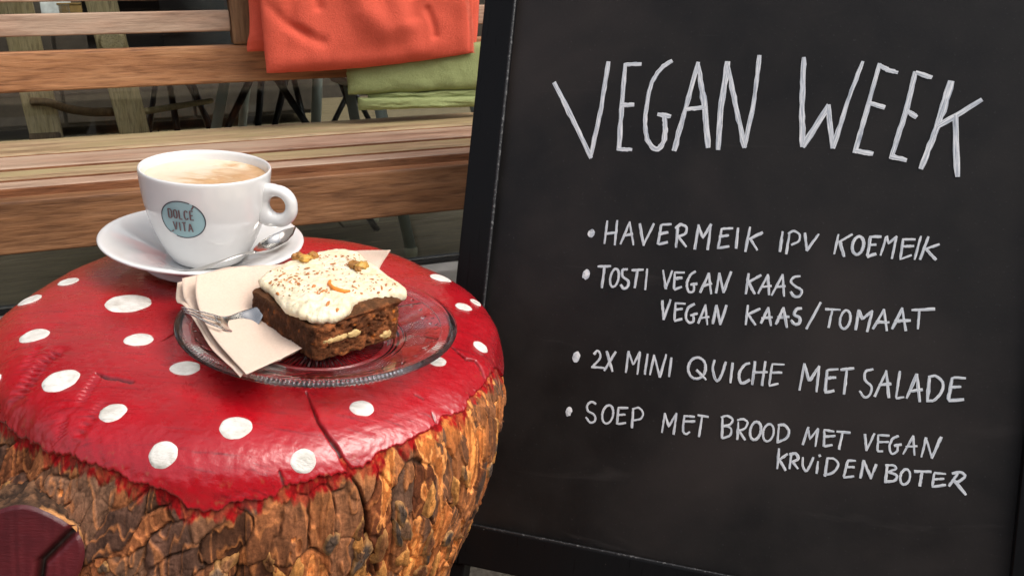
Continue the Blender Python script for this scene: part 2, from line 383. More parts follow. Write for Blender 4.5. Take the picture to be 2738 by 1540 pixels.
# hem stitches along the right edge
xq = [xbn(x, y, 1.252) for x, y in ((1256, 0), (1268, 70), (1272, 140))]
zq = [float(at_perp(x, y, 1.252)[2]) for x, y in ((1256, 0), (1268, 70), (1272, 140))]
V = []; F = []
for k in range(22):
    f = k/21; xx = np.interp(f, [0, .5, 1], xq)-.004; zz = np.interp(f, [0, .5, 1], zq)+.0006
    a = (xx-.004, 1.252-1.29, zz+.004); b = (xx+.0035, 1.2535-1.29, zz-.002)
    n0 = len(V)
    for s in (-.0005, .0005): V += [(a[0], a[1]-.0008, a[2]+s), (b[0], b[1]-.0008, b[2]+s)]
    F += [(n0, n0+1, n0+3, n0+2)]
st = mesh('stitching', V, F, M_th, ob); st['kind'] = 'stuff'
gb = empty('green_blanket', NB*1.29, BR); tag(gb, 'pale sage green fleece blanket folded in layers beneath the orange one', 'blanket')
def layer(name, xl, yt, yb, xr, ytr, ybr, D, th, seed, nz=60, pw=5):
    L = xbn(xl, yb, D); Rr = xbn(xr, ybr, D); zt0 = float(at_perp(xl, yt, D)[2]); zb0 = float(at_perp(xl, yb, D)[2]); zt1 = float(at_perp(xr, ytr, D)[2]); zb1 = float(at_perp(xr, ybr, D)[2])
    def s_(u, v, side):
        f = (u+1)/2; zt = zt0+(zt1-zt0)*f; zbm = zb0+(zb1-zb0)*f
        Z = zbm+(zt-zbm)*(v+1)/2+.0016*fbm(np.stack([u*3, v, 0*u+seed], -1), 3)
        w_ = fbm(np.stack([u*2.2, v*.7, 0*u+seed+side], -1), 3)*.0035
        return .002*fbm(np.stack([v*5, u*2, 0*u+seed], -1), 3)*np.abs(u)**4, Z-(zcm+hzz*v), w_
    zcm, hzz = 0, .001
    return pillow(name, (L+Rr)/2, 0, (Rr-L)/2, .001, D+th/2-1.29, th, M_gr, gb, s_, nx=180, nz=nz, pw=pw)
layer('fold_layer', 936, 150, 257, 1330, 110, 238, 1.278, .026, 1)
layer('fold_layer', 988, 250, 270, 1330, 236, 262, 1.284, .020, 2, 30, 3)
layer('fold_layer', 964, 264, 299, 1330, 258, 286, 1.277, .028, 3, 40, 4)
# ================================================================== CHALKBOARD
bu = M3@np.array([6670, -682, 2450.]); bu /= np.linalg.norm(bu)
bv = M3@np.array([.11, 1, 0]); bv -= bu*(bv@bu); bv /= np.linalg.norm(bv); bn = np.cross(bu, bv)
BDEP = .86
B0 = CAM+ray(1241, 1391.5)*BDEP
def on_board(px, py, h=0):
    d = ray(px, py); t = ((B0+bn*h-CAM)@bn)/(d@bn); p = CAM+d*t-B0; return np.array([p@bu, p@bv, h])
BRm = np.array([bu, bv, bn]).T
m = MT('chalkboard_black', (.018, .017, .017), .5); v = m.coords()
n1 = m.noise(v, 5, 6, .6, .3); n2 = m.noise(v, 14, 5, .7); n3 = m.noise(v, 420, 2); n4 = m.noise(m.coords((1, 3, 1)), 2.2, 3, .5)
c = m.ramp(n1, [(.32, (.006, .0055, .0055)), (.7, (.017, .0145, .0135))])
c = m.mix(.45, c, m.ramp(n2, [(.35, (.005, .0045, .0045)), (.75, (.022, .019, .0175))]))
n5 = m.noise(m.coords((1, 1, 1)), 3.0, 4, .5, .8); c = m.mix(m.ramp(n5, [(.5, (0, 0, 0)), (.68, (.55, .55, .55))]), c, (.040, .031, .028))
n6 = m.noise(m.coords((.4, 3, 1), rot=(0, 0, .25)), 9, 5, .6, 1.0); c = m.mix(m.ramp(n6, [(.62, (0, 0, 0)), (.72, (.35, .35, .35))]), c, (.045, .040, .037))
c = m.mix(m.ramp(n3, [(.66, (0, 0, 0)), (.8, (.18, .18, .18))]), c, (.12, .12, .12))
m.color(c); m.l(m.ramp(n2, [(.3, (.40, .40, .40)), (.7, (.56, .56, .56))]), m.b.inputs['Roughness']); m.bump(n3, .12, .0004)
m.b.inputs['Specular IOR Level'].default_value = .24
n7 = m.noise(m.coords((.5, 14, 1), rot=(0, 0, -1.1)), 16, 2, .5, .2); c = m.mix(m.ramp(n7, [(.79, (0, 0, 0)), (.82, (.22, .22, .22))]), c, (.11, .11, .11)); m.color(c)
M_bd = m.m
m = MT('black_gloss_paint', (.006, .006, .0065), .3, **{'Specular_IOR_Level': .12}); v = m.coords((60, 4, 60)); v2 = m.coords((4, 60, 60)); n = m.noise(v, 3, 5, .6); nn = m.noise(m.coords(), 260, 2)
m.color(m.mix(m.ramp(nn, [(.74, (0, 0, 0)), (.8, (.5, .5, .5))]), (.006, .006, .0065), (.14, .13, .12)))
m.l(m.ramp(n, [(.3, (.24, .24, .24)), (.7, (.42, .42, .42))]), m.b.inputs['Roughness']); m.bump(n, .22, .0008)
M_bf = m.m
m = MT('chalk_marker', (.6, .62, .66), .75)
uv = m.n('ShaderNodeUVMap'); mp = m.n('ShaderNodeMapping'); mp.inputs['Scale'].default_value = (1.3, 3.4, 1); m.l(uv.outputs[0], mp.inputs[0])
n = m.noise(mp.outputs[0], 1.6, 5, .6, .2); n2 = m.noise(m.coords(), 60, 4)
c = m.ramp(n, [(.34, (.26, .30, .37)), (.47, (.55, .59, .64)), (.60, (.88, .88, .88))]); m.color(m.mix(.12, c, m.ramp(n2, [(.3, (.36, .39, .44)), (.7, (.72, .73, .74))])))
m.l(m.ramp(m.noise(mp.outputs[0], 2.4, 6, .75, .1), [(.33, (.45, .45, .45)), (.47, (.96, .96, .96))]), m.b.inputs['Alpha'])
M_chalk = m.m
brd = empty('menu_board', B0, BRm)
tag(brd, 'black chalkboard menu stand headed VEGAN WEEK in a glossy black wooden frame', 'menu board')
uR = on_board(2698, 1540)[0]; vT = .80; fw = .038
zfoot = -float(B0[2])/float(bv[2])     # v where the stile meets the ground
boxmesh('writing_panel', (-.004, -.004, -.010), (uR+.004, vT, 0), M_bd, brd, bev=0)
boxmesh('frame_rail', (0.0005, -fw, -.014), (uR-.0005, -.0006, .009), M_bf, brd, bev=.0018, seg=3)
boxmesh('frame_rail', (0.0005, vT, -.014), (uR-.0005, vT+fw, .009), M_bf, brd, bev=.0018, seg=3)
p0, p1 = on_board(1291, 0, .009), on_board(1217, 808, .009)
fl_ = -(p0[0]+p1[0])/2
boxmesh('frame_stile', (-fl_, -fw, -.014), (0, vT+fw, .009), M_bf, brd, bev=.0018, seg=3)
boxmesh('frame_stile', (uR, -fw, -.014), (uR+fl_, vT+fw, .009), M_bf, brd, bev=.0018, seg=3)
# silicone bead between frame and panel
m = MT('black_sealant', (.03, .03, .032), .35); n = m.noise(m.coords(), 330, 3); m.color(m.ramp(n, [(.55, (.02, .02, .021)), (.72, (.16, .16, .16))])); m.bump(n, .8, .001); M_seal = m.m
tube('sealant_bead', [(.0003, -.001, .0075), (.0003, vT/2, .0077), (.0003, vT, .0075)], [.0013, .0017, .0012], M_seal, brd, n=8)
tube('sealant_bead', [(0, -.0003, .0075), (uR/2, -.0002, .0073), (uR, -.0003, .0075)], [.0012, .0007], M_seal, brd, n=8)
lx = on_board(1226, 1510)[0]
for x in (lx-.001, uR-.012):
    boxmesh('leg', (x-.009, zfoot+.001, -.012), (x+.009, -fw-.0006, .006), M_bf, brd, bev=.0015)
# rear leaf hinged at the top
hinge = np.array([0, vT, -.018])
rr = empty('rear_frame'); rr.parent = brd; rr.location = (0, vT, -.018); rr.rotation_euler.x = R(33)
Lr = vT-zfoot-.045
boxmesh('stile', (-fl_, -Lr, -.02), (0, 0, 0), M_bf, rr, bev=.0015); boxmesh('stile', (uR, -Lr, -.02), (uR+fl_, 0, 0), M_bf, rr, bev=.0015)
boxmesh('rail', (.0005, -Lr+.1, -.02), (uR-.0005, -Lr+.14, 0), M_bf, rr, bev=.0015)
boxmesh('rail', (.0005, -.04, -.02), (uR-.0005, 0, 0), M_bf, rr, bev=.0015)
# ---- handwriting
T1 = lambda x, y: (1400+x/3.623, 100+y/3.623)
T2 = lambda x, y: (2038+x/3.623, 100+y/3.623)
R3 = lambda x, y: (1500+x/4.025, 560+y/4.025)
R4 = lambda x, y: (2038+x/4.025, 560+y/4.025)
R5 = lambda x, y: (1480+x/4.026, 900+y/4.026)
R6 = lambda x, y: (2038+x/3.22, 900+y/3.22)
def ell(cx, cy, rx, ry, tilt=12, n=15):
    t_ = R(tilt); o = []
    for k in range(n+1):
        a = 2*math.pi*k/n-1.3; x, y = rx*math.cos(a), ry*math.sin(a)
        o.append((cx+x*math.cos(t_)-y*math.sin(t_), cy+x*math.sin(t_)+y*math.cos(t_)))
    return o
CURVY = 'c'
LINES = [
 (T1, 12, [[(300,450),(480,800),(650,1160)],[(820,250),(750,700),(650,1160)],[(1130,262),(985,268)],[(985,268),(950,700),(925,1085)],[(925,1085),(1040,1090)],[(950,660),(1060,655)],
   ('c',(1430,235),(1330,310),(1230,480),(1180,780),(1200,990),(1280,1085),(1350,1030),(1372,900),(1365,785)),[(1310,748),(1415,768)],
   [(1690,255),(1570,690),(1460,1090)],[(1690,260),(1755,680),(1790,1060)],[(1580,700),(1755,680)],[(1975,250),(1910,700),(1885,1080)],[(1975,262),(2050,640),(2140,1060)],[(2285,190),(2230,640),(2140,1060)]]),
 (T2, 12.5, [[(405,210),(382,700),(395,1050)],[(400,1055),(640,670)],[(640,670),(680,1065)],[(970,250),(830,620),(690,1065)],[(1135,270),(1030,640),(900,1110)],[(1150,285),(1230,325),(1300,342)],[(1045,640),(1175,680)],[(900,1100),(1060,1130)],
   [(1480,350),(1400,700),(1250,1165)],[(1500,348),(1630,390)],[(1410,722),(1485,770)],[(1255,1160),(1385,1190)],[(1825,440),(1710,830),(1540,1265)],[(2115,615),(1710,860)],[(1870,770),(1890,1340)]]),
 (R3, 6.6, [[(500,130),(470,365)],[(607,125),(580,380)],[(480,265),(595,250)],[(742,140),(645,370)],[(742,140),(780,380)],[(680,285),(770,265)],[(852,160),(890,385)],[(1000,160),(890,385)],[(1185,162),(1080,165),(1045,380),(1145,355)],[(1065,265),(1150,250)],
   [(1255,190),(1240,405)],('c',(1235,200),(1290,165),(1350,195),(1340,260),(1260,295)),[(1260,290),(1345,400)],[(1440,425),(1480,170)],[(1480,175),(1525,310),(1615,165)],[(1612,170),(1580,430)],[(1845,205),(1730,210),(1690,420),(1805,400)],[(1710,295),(1800,280)],[(1905,205),(1885,415)],
   [(2035,195),(1985,450)],[(2165,250),(2030,320)],[(2040,320),(2110,435)]]),
 (R4, 6.6, [[(220,245),(190,450)],[(295,250),(260,475)],('c',(285,260),(340,235),(400,270),(395,340),(320,380)),[(460,260),(480,440)],[(605,272),(480,440)],[(820,275),(775,475)],[(965,272),(830,350)],[(835,345),(880,505)],ell(1030,390,58,98),
   [(1275,295),(1165,295),(1130,510),(1220,480)],[(1150,385),(1220,380)],[(1275,490),(1340,280),(1355,370),(1445,295)],[(1442,300),(1395,525)],[(1640,325),(1515,325),(1485,540),(1600,495)],[(1510,400),(1625,395)],[(1705,295),(1640,535)],[(1785,300),(1700,535)],[(1900,380),(1745,430)],[(1760,425),(1865,540)]]),
 (R3, 6.6, [[(405,615),(535,612)],[(470,620),(443,840)],ell(578,737,44,98),('c',(715,645),(665,655),(665,720),(725,770),(720,830),(675,852),(648,815)),[(770,655),(885,650)],[(825,660),(795,840)],[(930,645),(908,860)],
   [(1102,660),(1130,850)],[(1198,665),(1130,850)],[(1325,680),(1225,680),(1215,865),(1295,835)],[(1225,745),(1300,735)],('c',(1445,670),(1390,710),(1355,800),(1375,885),(1425,880),(1430,815)),[(1400,810),(1462,800)],[(1590,690),(1500,890)],[(1590,690),(1615,905)],[(1540,820),(1620,800)],
   [(1670,895),(1705,690)],[(1705,690),(1750,890)],[(1830,675),(1750,890)],[(2020,695),(1990,905)],[(2150,710),(2015,785)],[(2020,785),(2085,905)]]),
 (R4, 6.6, [[(60,705),(-40,900)],[(60,705),(75,915)],[(0,835),(95,825)],[(220,705),(105,920)],[(220,705),(235,930)],[(150,835),(245,825)],('c',(405,720),(340,730),(310,780),(360,830),(422,870),(405,930),(345,935),(310,890))]),
 (R3, 6.6, [[(1092,985),(1105,1180)],[(1180,975),(1105,1180)],[(1335,1015),(1235,1010),(1220,1200),(1300,1180)],[(1235,1080),(1305,1070)],('c',(1435,1020),(1370,1060),(1345,1150),(1375,1215),(1425,1205),(1425,1145)),[(1400,1140),(1465,1120)],
   [(1555,1030),(1480,1220)],[(1555,1030),(1575,1235)],[(1500,1170),(1590,1155)],[(1635,1225),(1675,1035)],[(1675,1035),(1715,1235)],[(1780,1035),(1715,1235)],[(2010,1035),(1990,1235)],[(2140,1070),(2010,1130)],[(2015,1130),(2090,1240)]]),
 (R4, 6.6, [[(65,1060),(-10,1220)],[(65,1060),(95,1245)],[(0,1170),(105,1160)],[(230,1060),(150,1230)],[(230,1060),(265,1265)],[(170,1160),(285,1155)],('c',(420,1065),(370,1075),(345,1130),(402,1165),(400,1220),(350,1235),(315,1195)),[(628,1005),(478,1280)],
   [(685,1073),(835,1080)],[(755,1080),(715,1265)],ell(893,1185,54,100),[(1005,1290),(1040,1085)],[(1040,1090),(1075,1180),(1185,1095)],[(1183,1100),(1130,1310)],[(1310,1080),(1195,1280)],[(1310,1080),(1340,1300)],[(1230,1210),(1360,1215)],
   [(1505,1065),(1400,1280)],[(1505,1065),(1545,1300)],[(1430,1200),(1590,1195)],[(1615,1083),(1850,1072)],[(1690,1090),(1675,1280)]]),
 (R5, 6.2, [('c',(440,185),(475,150),(505,190),(490,250),(415,325)),[(415,325),(550,337)],[(575,160),(635,370)],[(670,165),(550,360)],[(780,380),(810,160)],[(810,165),(860,305),(930,165)],[(930,168),(905,400)],[(1015,190),(985,400)],[(1040,405),(1085,200)],[(1085,202),(1145,430)],[(1215,195),(1145,430)],[(1270,230),(1245,425)],
   ell(1545,338,93,115,8),[(1545,360),(1640,460)],('c',(1735,255),(1715,340),(1740,450),(1775,468),(1815,400),(1855,275)),[(1930,285),(1905,490)],('c',(2110,285),(2050,310),(2000,400),(2010,480),(2045,500),(2110,465)),[(2170,270),(2140,510)],[(2280,270),(2245,520)],[(2150,385),(2300,380)],[(2480,300),(2355,295),(2320,530),(2415,505)],[(2345,385),(2455,385)]]),
 (R6, 6.6, [[(322,455),(365,235)],[(365,238),(405,385),(490,255)],[(490,258),(468,470)],[(650,280),(560,285),(540,480),(615,465)],[(560,355),(630,352)],[(680,283),(785,272)],[(728,285),(705,490)],('c',(950,280),(890,300),(885,370),(940,430),(925,500),(880,520),(840,470)),
   [(1068,295),(970,510)],[(1068,295),(1090,520)],[(1010,415),(1105,405)],[(1185,300),(1150,530),(1215,520)],[(1330,325),(1245,525)],[(1330,325),(1355,555)],[(1270,470),(1375,455)],[(1440,345),(1420,555)],('c',(1435,345),(1500,340),(1555,400),(1540,480),(1480,545),(1420,550)),
   [(1745,355),(1635,350),(1600,550),(1730,540)],[(1620,435),(1705,430)]]),
 (R5, 6.0, [('c',(455,720),(410,700),(365,740),(375,800),(440,840),(450,900),(400,925),(352,870)),ell(585,835,57,100),[(800,765),(700,765),(685,940),(775,925)],[(695,840),(770,835)],[(860,790),(845,975)],('c',(855,775),(920,765),(965,820),(940,880),(860,900)),
   [(1170,1025),(1200,825)],[(1200,828),(1240,965),(1325,825)],[(1325,828),(1295,1045)],('c',(1410,855),(1395,1000),(1425,1045),(1465,1025)),[(1410,852),(1515,860)],[(1410,910),(1520,910)],[(1560,845),(1665,860)],[(1600,860),(1568,1070)],
   [(1820,880),(1815,1085)],('c',(1810,865),(1870,850),(1930,890),(1900,945),(1830,960)),('c',(1835,955),(1910,985),(1900,1060),(1820,1090)),[(1990,920),(1980,1100)],('c',(1985,895),(2040,885),(2090,920),(2060,985),(1995,1010)),[(1995,1005),(2060,1105)],ell(2175,1010,57,98),ell(2313,1030,56,94)]),
 (R6, 5.6, [[(145,765),(130,910)],('c',(140,760),(190,760),(230,810),(210,870),(135,905)),[(350,925),(395,780)],[(395,782),(410,880),(480,790)],[(480,793),(458,940)],[(615,815),(535,802),(530,945),(600,930)],[(535,860),(625,852)],[(645,815),(755,825)],[(690,825),(662,965)],
   [(885,840),(898,975)],[(965,835),(898,975)],[(1090,850),(1000,845),(990,985),(1035,985)],[(995,905),(1085,905)],('c',(1170,855),(1120,880),(1095,950),(1115,1005),(1160,985),(1165,930)),[(1140,935),(1195,925)],[(1300,855),(1215,1005)],[(1300,855),(1310,1015)],[(1240,945),(1330,940)],[(1370,1030),(1410,870)],[(1410,872),(1460,1040)],[(1540,865),(1460,1040)]]),
 (R6, 6.4, [[(145,965),(130,1130)],[(215,1010),(145,1060)],[(150,1060),(200,1145)],[(250,1020),(235,1130)],('c',(240,1010),(290,1005),(310,1050),(260,1075)),[(260,1072),(305,1130)],('c',(350,1040),(350,1110),(380,1155),(415,1100),(440,1040)),[(480,1075),(468,1170)],[(493,1018),(497,1026)],
   [(560,1055),(540,1195)],('c',(560,1045),(620,1050),(655,1100),(610,1165),(535,1190)),[(800,1065),(735,1065),(700,1210),(785,1200)],[(720,1120),(790,1120)],[(845,1210),(875,1065)],[(875,1068),(935,1215)],[(980,1100),(935,1215)],
   [(1075,1110),(1060,1250)],('c',(1065,1105),(1130,1105),(1150,1135),(1085,1160)),('c',(1085,1162),(1155,1190),(1140,1235),(1060,1245)),ell(1230,1205,41,66),[(1315,1158),(1450,1160)],[(1375,1165),(1358,1280)],[(1575,1180),(1480,1170),(1465,1290),(1575,1275)],[(1480,1225),(1560,1222)],
   [(1680,1180),(1610,1280)],('c',(1640,1175),(1710,1165),(1745,1200),(1690,1245),(1650,1240)),[(1655,1240),(1750,1355)]]),
]
kz = [0]
rl = np.random.RandomState(5)
def ribbon(P, wd, V, F, UV):
    P = np.array(P); P = P[:, :2]; m_ = len(P)
    T = np.gradient(P, axis=0); T /= np.linalg.norm(T, axis=1)[:, None]+1e-12; N = np.stack([-T[:, 1], T[:, 0]], 1)
    d = np.r_[0, np.cumsum(np.linalg.norm(np.diff(P, axis=0), axis=1))]; L = d[-1]
    e = np.minimum(np.minimum(d, L-d)/(wd*.5), 1); ww = wd/2*np.sqrt(np.clip(1-(1-e)**2, 0, 1))*.18+wd/2*.82
    ww = ww*(1+.07*np.interp(d, np.linspace(0, L, 6), rl.randn(6)))*(1+.30*(rl.rand()-.5))*(1+.28*(rl.rand()-.5)*(2*d/L-1))
    kz[0] += 1; h = .00025+(kz[0] % 40)*.00002; n0 = len(V); sd_ = rl.rand()*50
    P = P.copy(); P[0] -= T[0]*wd*.3; P[-1] += T[-1]*wd*.3
    for i in range(m_):
        for j, s in enumerate((-1, -.5, 0, .5, 1)):
            q = P[i]+N[i]*ww[i]*s*(1+.10*rl.randn()*(abs(s) == 1)); V.append((q[0], q[1], h+.0001*(1-s*s))); UV.append((d[i]*28+sd_, s*.5+sd_))
    for i in range(m_-1):
        for j in range(4):
            a = n0+i*5+j; F.append((a, a+1, a+6, a+5))
def lettering(name, items, parent):
    V, F, UV = [], [], []
    for P, wd in items: ribbon(P, wd, V, F, UV)
    me = bpy.data.meshes.new(name); me.from_pydata([tuple(map(float, a)) for a in V], [], F); uvl = me.uv_layers.new(name='UVMap')
    li = np.zeros(len(me.loops), int); me.loops.foreach_get('vertex_index', li); uvl.data.foreach_set('uv', np.array(UV, np.float32)[li].ravel())
    return link(name, me, M_chalk, parent, False)
def resamp(q, n):
    q = np.array(q, float); d = np.r_[0, np.cumsum(np.linalg.norm(np.diff(q, axis=0), axis=1))]; t = np.linspace(0, d[-1], n)
    return np.stack([np.interp(t, d, q[:, k]) for k in range(2)], 1)
def strokes(fn, wpx, items):
    out = []
    for s in items:
        cur = s[0] == 'c'; pts = list(s[1:]) if cur else list(s)
        px = [fn(*p) for p in pts]
        if cur or len(pts) > 8: px = catmull(px, len(px)*5)
        else: px = resamp(px, 8 if len(px) == 2 else 16)
        q = np.array([on_board(*p) for p in px]); out.append((q, wpx*1.0/FPX*np.linalg.norm(B0+bu*q[0][0]+bv*q[0][1]-CAM)))
    return out
for grp in ((0, 1), (2, 3), (4, 5), (6, 7), (8, 9), (10, 11), (12,)):
    it = []
    for g_ in grp: it += strokes(*LINES[g_])
    lettering('handwritten_line', it, brd)
for fn, x, y, rx, ry in ((R3, 327, 260, 38, 45), (R3, 270, 700, 40, 54), (R5, 245, 218, 40, 62), (R5, 165, 805, 36, 52)):
    V = [on_board(*fn(x, y), .0009)]
    for k in range(20):
        a = 2*math.pi*k/20; f = 1+.06*rl.randn(); V.append(on_board(*fn(x+rx*f*math.cos(a)+ry*.15*math.sin(a)*-1, y+ry*f*math.sin(a)), .0007))
    o = mesh('bullet_dot', V, [(0, 1+(k+1) % 20, 1+k) for k in range(20)], M_chalk, brd, False); o.data.uv_layers.new(name='UVMap')
    for lp, d_ in zip(o.data.loops, o.data.uv_layers[0].data): d_.uv = (V[lp.vertex_index][0]*60, V[lp.vertex_index][1]*25)
# ================================================================== TREE STUMP STOOL
ns = M3@np.array([.10, 1, .415]); ns /= np.linalg.norm(ns)
PS = CAM+ray(543, 643)*.70-ns*.022
sx = np.array([1, 0, 0.])-ns*ns[0]; sx /= np.linalg.norm(sx); sy = np.cross(ns, sx); SR = np.array([sx, sy, ns]).T
def S(px, py, h):                       # pixel -> stump frame at height h over the top
    d = ray(px, py); t = ((PS+ns*h-CAM)@ns)/(d@ns); p = CAM+d*t-PS; return np.array([p@sx, p@sy, p@ns])
cS = SR.T@(CAM-PS)                      # camera in the stump frame
CX, CY = .07, -.07
_ang = np.array([0, 45, 90, 135, 180, 225, 270, 315, 360.]); _rad = np.array([.166, .176, .197, .203, .193, .180, .182, .176, .166])
def Rth(th):
    d = np.degrees(th) % 360
    i = (d//45).astype(int) % 8; f = (d/45) % 1; f = f*f*(3-2*f)
    return _rad[i]*(1-f)+_rad[i+1]*f
_ps = np.array([0, .45, .66, .78, .86, .92, .965, 1.0, 1.06, 1.2, 1.5, 2.0, 3.0]); _pr = np.array([0, .45, .66, .78, .86, .925, .968, .99, 1.003, 1.01, 1.0, .99, 1.0])
_pz = np.array([0, .0, -.0004, -.0020, -.0048, -.0100, -.0180, -.032, -.050, -.085, -.16, -.28, -.52])
_sf = np.linspace(0, 3, 601)
def _sm(a):
    b = np.interp(_sf, _ps, a)
    for _ in range(26): b[1:-1] = (b[:-2]+2*b[1:-1]+b[2:])/4
    return b
_prf, _pzf = _sm(_pr), _sm(_pz)
def surf(th, s):
    r = Rth(th)*np.interp(s, _sf, _prf); z = np.interp(s, _sf, _pzf)
    P3 = np.stack([np.cos(th)*2, np.sin(th)*2, s*1.2], -1)
    r = r*(1+.018*fbm(P3, 3)*sstep(.7, 1, s))
    # swelling where the sawn branch leaves, front left
    dth = np.angle(np.exp(1j*(th-R(236)))); bl = np.exp(-(dth/.42)**2)*sstep(1.0, 1.35, s)
    r = r+.028*bl
    r = r*(1-.17*sstep(1.06, 1.75, s)*np.clip(np.cos(th+.12), 0, 1)**.6)
    z = z+.0010*fbm(P3*2.2+5, 3)*sstep(.5, .9, s)
    return np.stack([CX+r*np.cos(th), CY+r*np.sin(th), z], -1)
def normals(P, wrap=True):
    du = (np.roll(P, -1, 1)-np.roll(P, 1, 1)) if wrap else np.gradient(P, axis=1); dv = np.gradient(P, axis=0)
    N = np.cross(du, dv); N /= np.linalg.norm(N, axis=-1)[..., None]+1e-12
    return N
th0 = np.linspace(0, 2*np.pi, 240, endpoint=False); s0 = np.linspace(0, 2.2, 260)
TH0, SS0 = np.meshgrid(th0, s0); P0 = surf(TH0, SS0); Pf = P0.reshape(-1, 3)
bvh0 = BVHTree.FromPolygons([tuple(p) for p in Pf.tolist()], [tuple(f) for f in grid_faces(260, 240, True).tolist()])
def hit0(px, py):
    d = SR.T@ray(px, py); h = bvh0.ray_cast(Vector(cS), Vector(d/np.linalg.norm(d)))
    return None if h[0] is None else np.array(h[0])
def uvof(p):
    k = int(((Pf-p)**2).sum(1).argmin()); return TH0.ravel()[k], SS0.ravel()[k]
K = 1.063
edge_px = [(1264, 872), (1246, 925), (1238, 945), (1215, 968), (1206, 988), (1180, 1003), (1160, 1035), (1120, 1046), (1094, 1075), (1060, 1090), (1040, 1112), (990, 1122), (950, 1150), (900, 1180), (880, 1184), (800, 1210), (735, 1228), (700, 1242), (640, 1258), (585, 1262), (545, 1285), (510, 1292), (470, 1272), (430, 1248), (385, 1228), (330, 1208), (290, 1188), (230, 1178), (190, 1150), (140, 1142), (95, 1120), (50, 1100), (20, 1075), (2, 1058)]
tb = []
for x, y in edge_px:
    h = hit0(x*K, y*K)
    if h is not None: tb.append(uvof(h))
tb = sorted(tb)
tb_t = np.array([t_ for t_, _ in tb]); tb_s = np.array([s_ for _, s_ in tb])
print('paint edge', [(round(math.degrees(a)), round(b, 2)) for a, b in tb])
def sedge(th):
    t_ = th % (2*np.pi); lo, hi = tb_t[tb_t > R(120)].min(), tb_t.max()
    tt = np.r_[tb_t[0:0], R(0), R(100), lo-.15, tb_t, R(359.9)] if tb_t[0] > R(100) else tb_t
    ss = np.r_[tb_s[0:0], 1.02, 1.05, 1.05, tb_s, 1.02] if tb_t[0] > R(100) else tb_s
    o_ = np.argsort(tt); b = np.interp(t_, tt[o_], ss[o_])
    jag = np.stack([np.cos(th)*26, np.sin(th)*26, 0*th], -1); return b+.010*fbm(jag*.7, 4)+.006*fbm(jag*3.1, 3)
stump = empty('toadstool_stump', PS-ns*0.0, SR)
tag(stump, 'tree stump stool with its top painted red with white dots like a toadstool', 'stump stool')
# ---- painted top
def polyd(X, Y, pts):
    d = np.full(X.shape, 9.); tpar = np.zeros(X.shape); n_ = len(pts)-1
    for k in range(n_):
        a, b = np.array(pts[k][:2]), np.array(pts[k+1][:2]); L = ((b-a)**2).sum(); t_ = np.clip(((X-a[0])*(b-a)[0]+(Y-a[1])*(b-a)[1])/L, 0, 1)
        dd = np.hypot(X-a[0]-t_*(b-a)[0], Y-a[1]-t_*(b-a)[1]); q = dd < d; d = np.where(q, dd, d); tpar = np.where(q, (k+t_)/n_, tpar)
    return d, tpar
def H(pts): 
    o = []
    for p in pts:
        h = hit0(p[0]*K, p[1]*K)
        if h is not None: o.append(h)
    return o
NT, NS = 1500, 300
th = np.linspace(0, 2*np.pi, NT, endpoint=False)[None, :]+np.zeros((NS, 1)); f = np.linspace(0, 1, NS)[:, None]
se = sedge(th[0])[None, :]; ss = f*se
P = surf(th, ss); N = normals(P)
if N[150, 0, 2] < 0: N = -N
X, Y = P[..., 0], P[..., 1]
ob3 = np.stack([X*60, Y*60, P[..., 2]*60], -1)
disp = .0007*fbm(np.stack([X*22, Y*22, P[..., 2]*22], -1), 4)
sawd = (X*math.cos(.5)+Y*math.sin(.5)); disp += .00008*np.sin(sawd*900+5*fbm(ob3*.25, 2))*sstep(-.2, .5, pn(ob3*.35+3))
disp += .0003*fbm(ob3*4, 3)*sstep(.6, 1, ss)+.00028*fbm(np.stack([(X*math.cos(.6)+Y*math.sin(.6))*70, (Y*math.cos(.6)-X*math.sin(.6))*420, 0*X], -1), 3)*.35
crk = np.zeros(X.shape)
for pts, wd, dp in (
    ([(770, 985), (788, 1030), (800, 1060), (820, 1090), (835, 1112), (850, 1132), (862, 1160), (882, 1188), (886, 1215)], .0008, .004),
    ([(1125, 868), (1150, 885), (1172, 905), (1195, 908), (1208, 925), (1216, 948)], .0009, .004),
    ([(240, 938), (270, 950), (300, 955), (330, 962)], .0013, .0025),
    ([(405, 860), (430, 845), (455, 830)], .0005, .001),
    ([(1085, 1035), (1096, 1062)], .0006, .001), ([(1040, 990), (1065, 1005)], .0006, .001), ([(700, 1180), (712, 1215)], .0006, .001)):
    q = H(pts)
    if len(q) < 2: continue
    d, tp = polyd(X, Y, q); jit = 1+.5*fbm(ob3*3, 3); ww = wd*jit*(.35+.65*sstep(0, .3, tp))
    g_ = np.exp(-(d/np.maximum(ww, 1e-4))**2); disp -= dp*g_; crk = np.maximum(crk, g_)
# chainsaw bites, front left
for pts, wd, dp in (([(45, 1000), (80, 950), (105, 915), (150, 885)], .0045, .0028), ([(205, 1010), (225, 975), (245, 945)], .003, .002), ([(190, 1110), (240, 1040), (262, 1010)], .003, .0012), ([(60, 930), (95, 880)], .003, .0010), ([(150, 1110), (158, 1060)], .003, .0012)):
    q = H(pts)
    if len(q) < 2: continue
    d, tp = polyd(X, Y, q); g_ = np.exp(-(d/wd)**2); disp += dp*g_*np.sin(tp*45*len(q)/3)*.55-dp*.5*g_
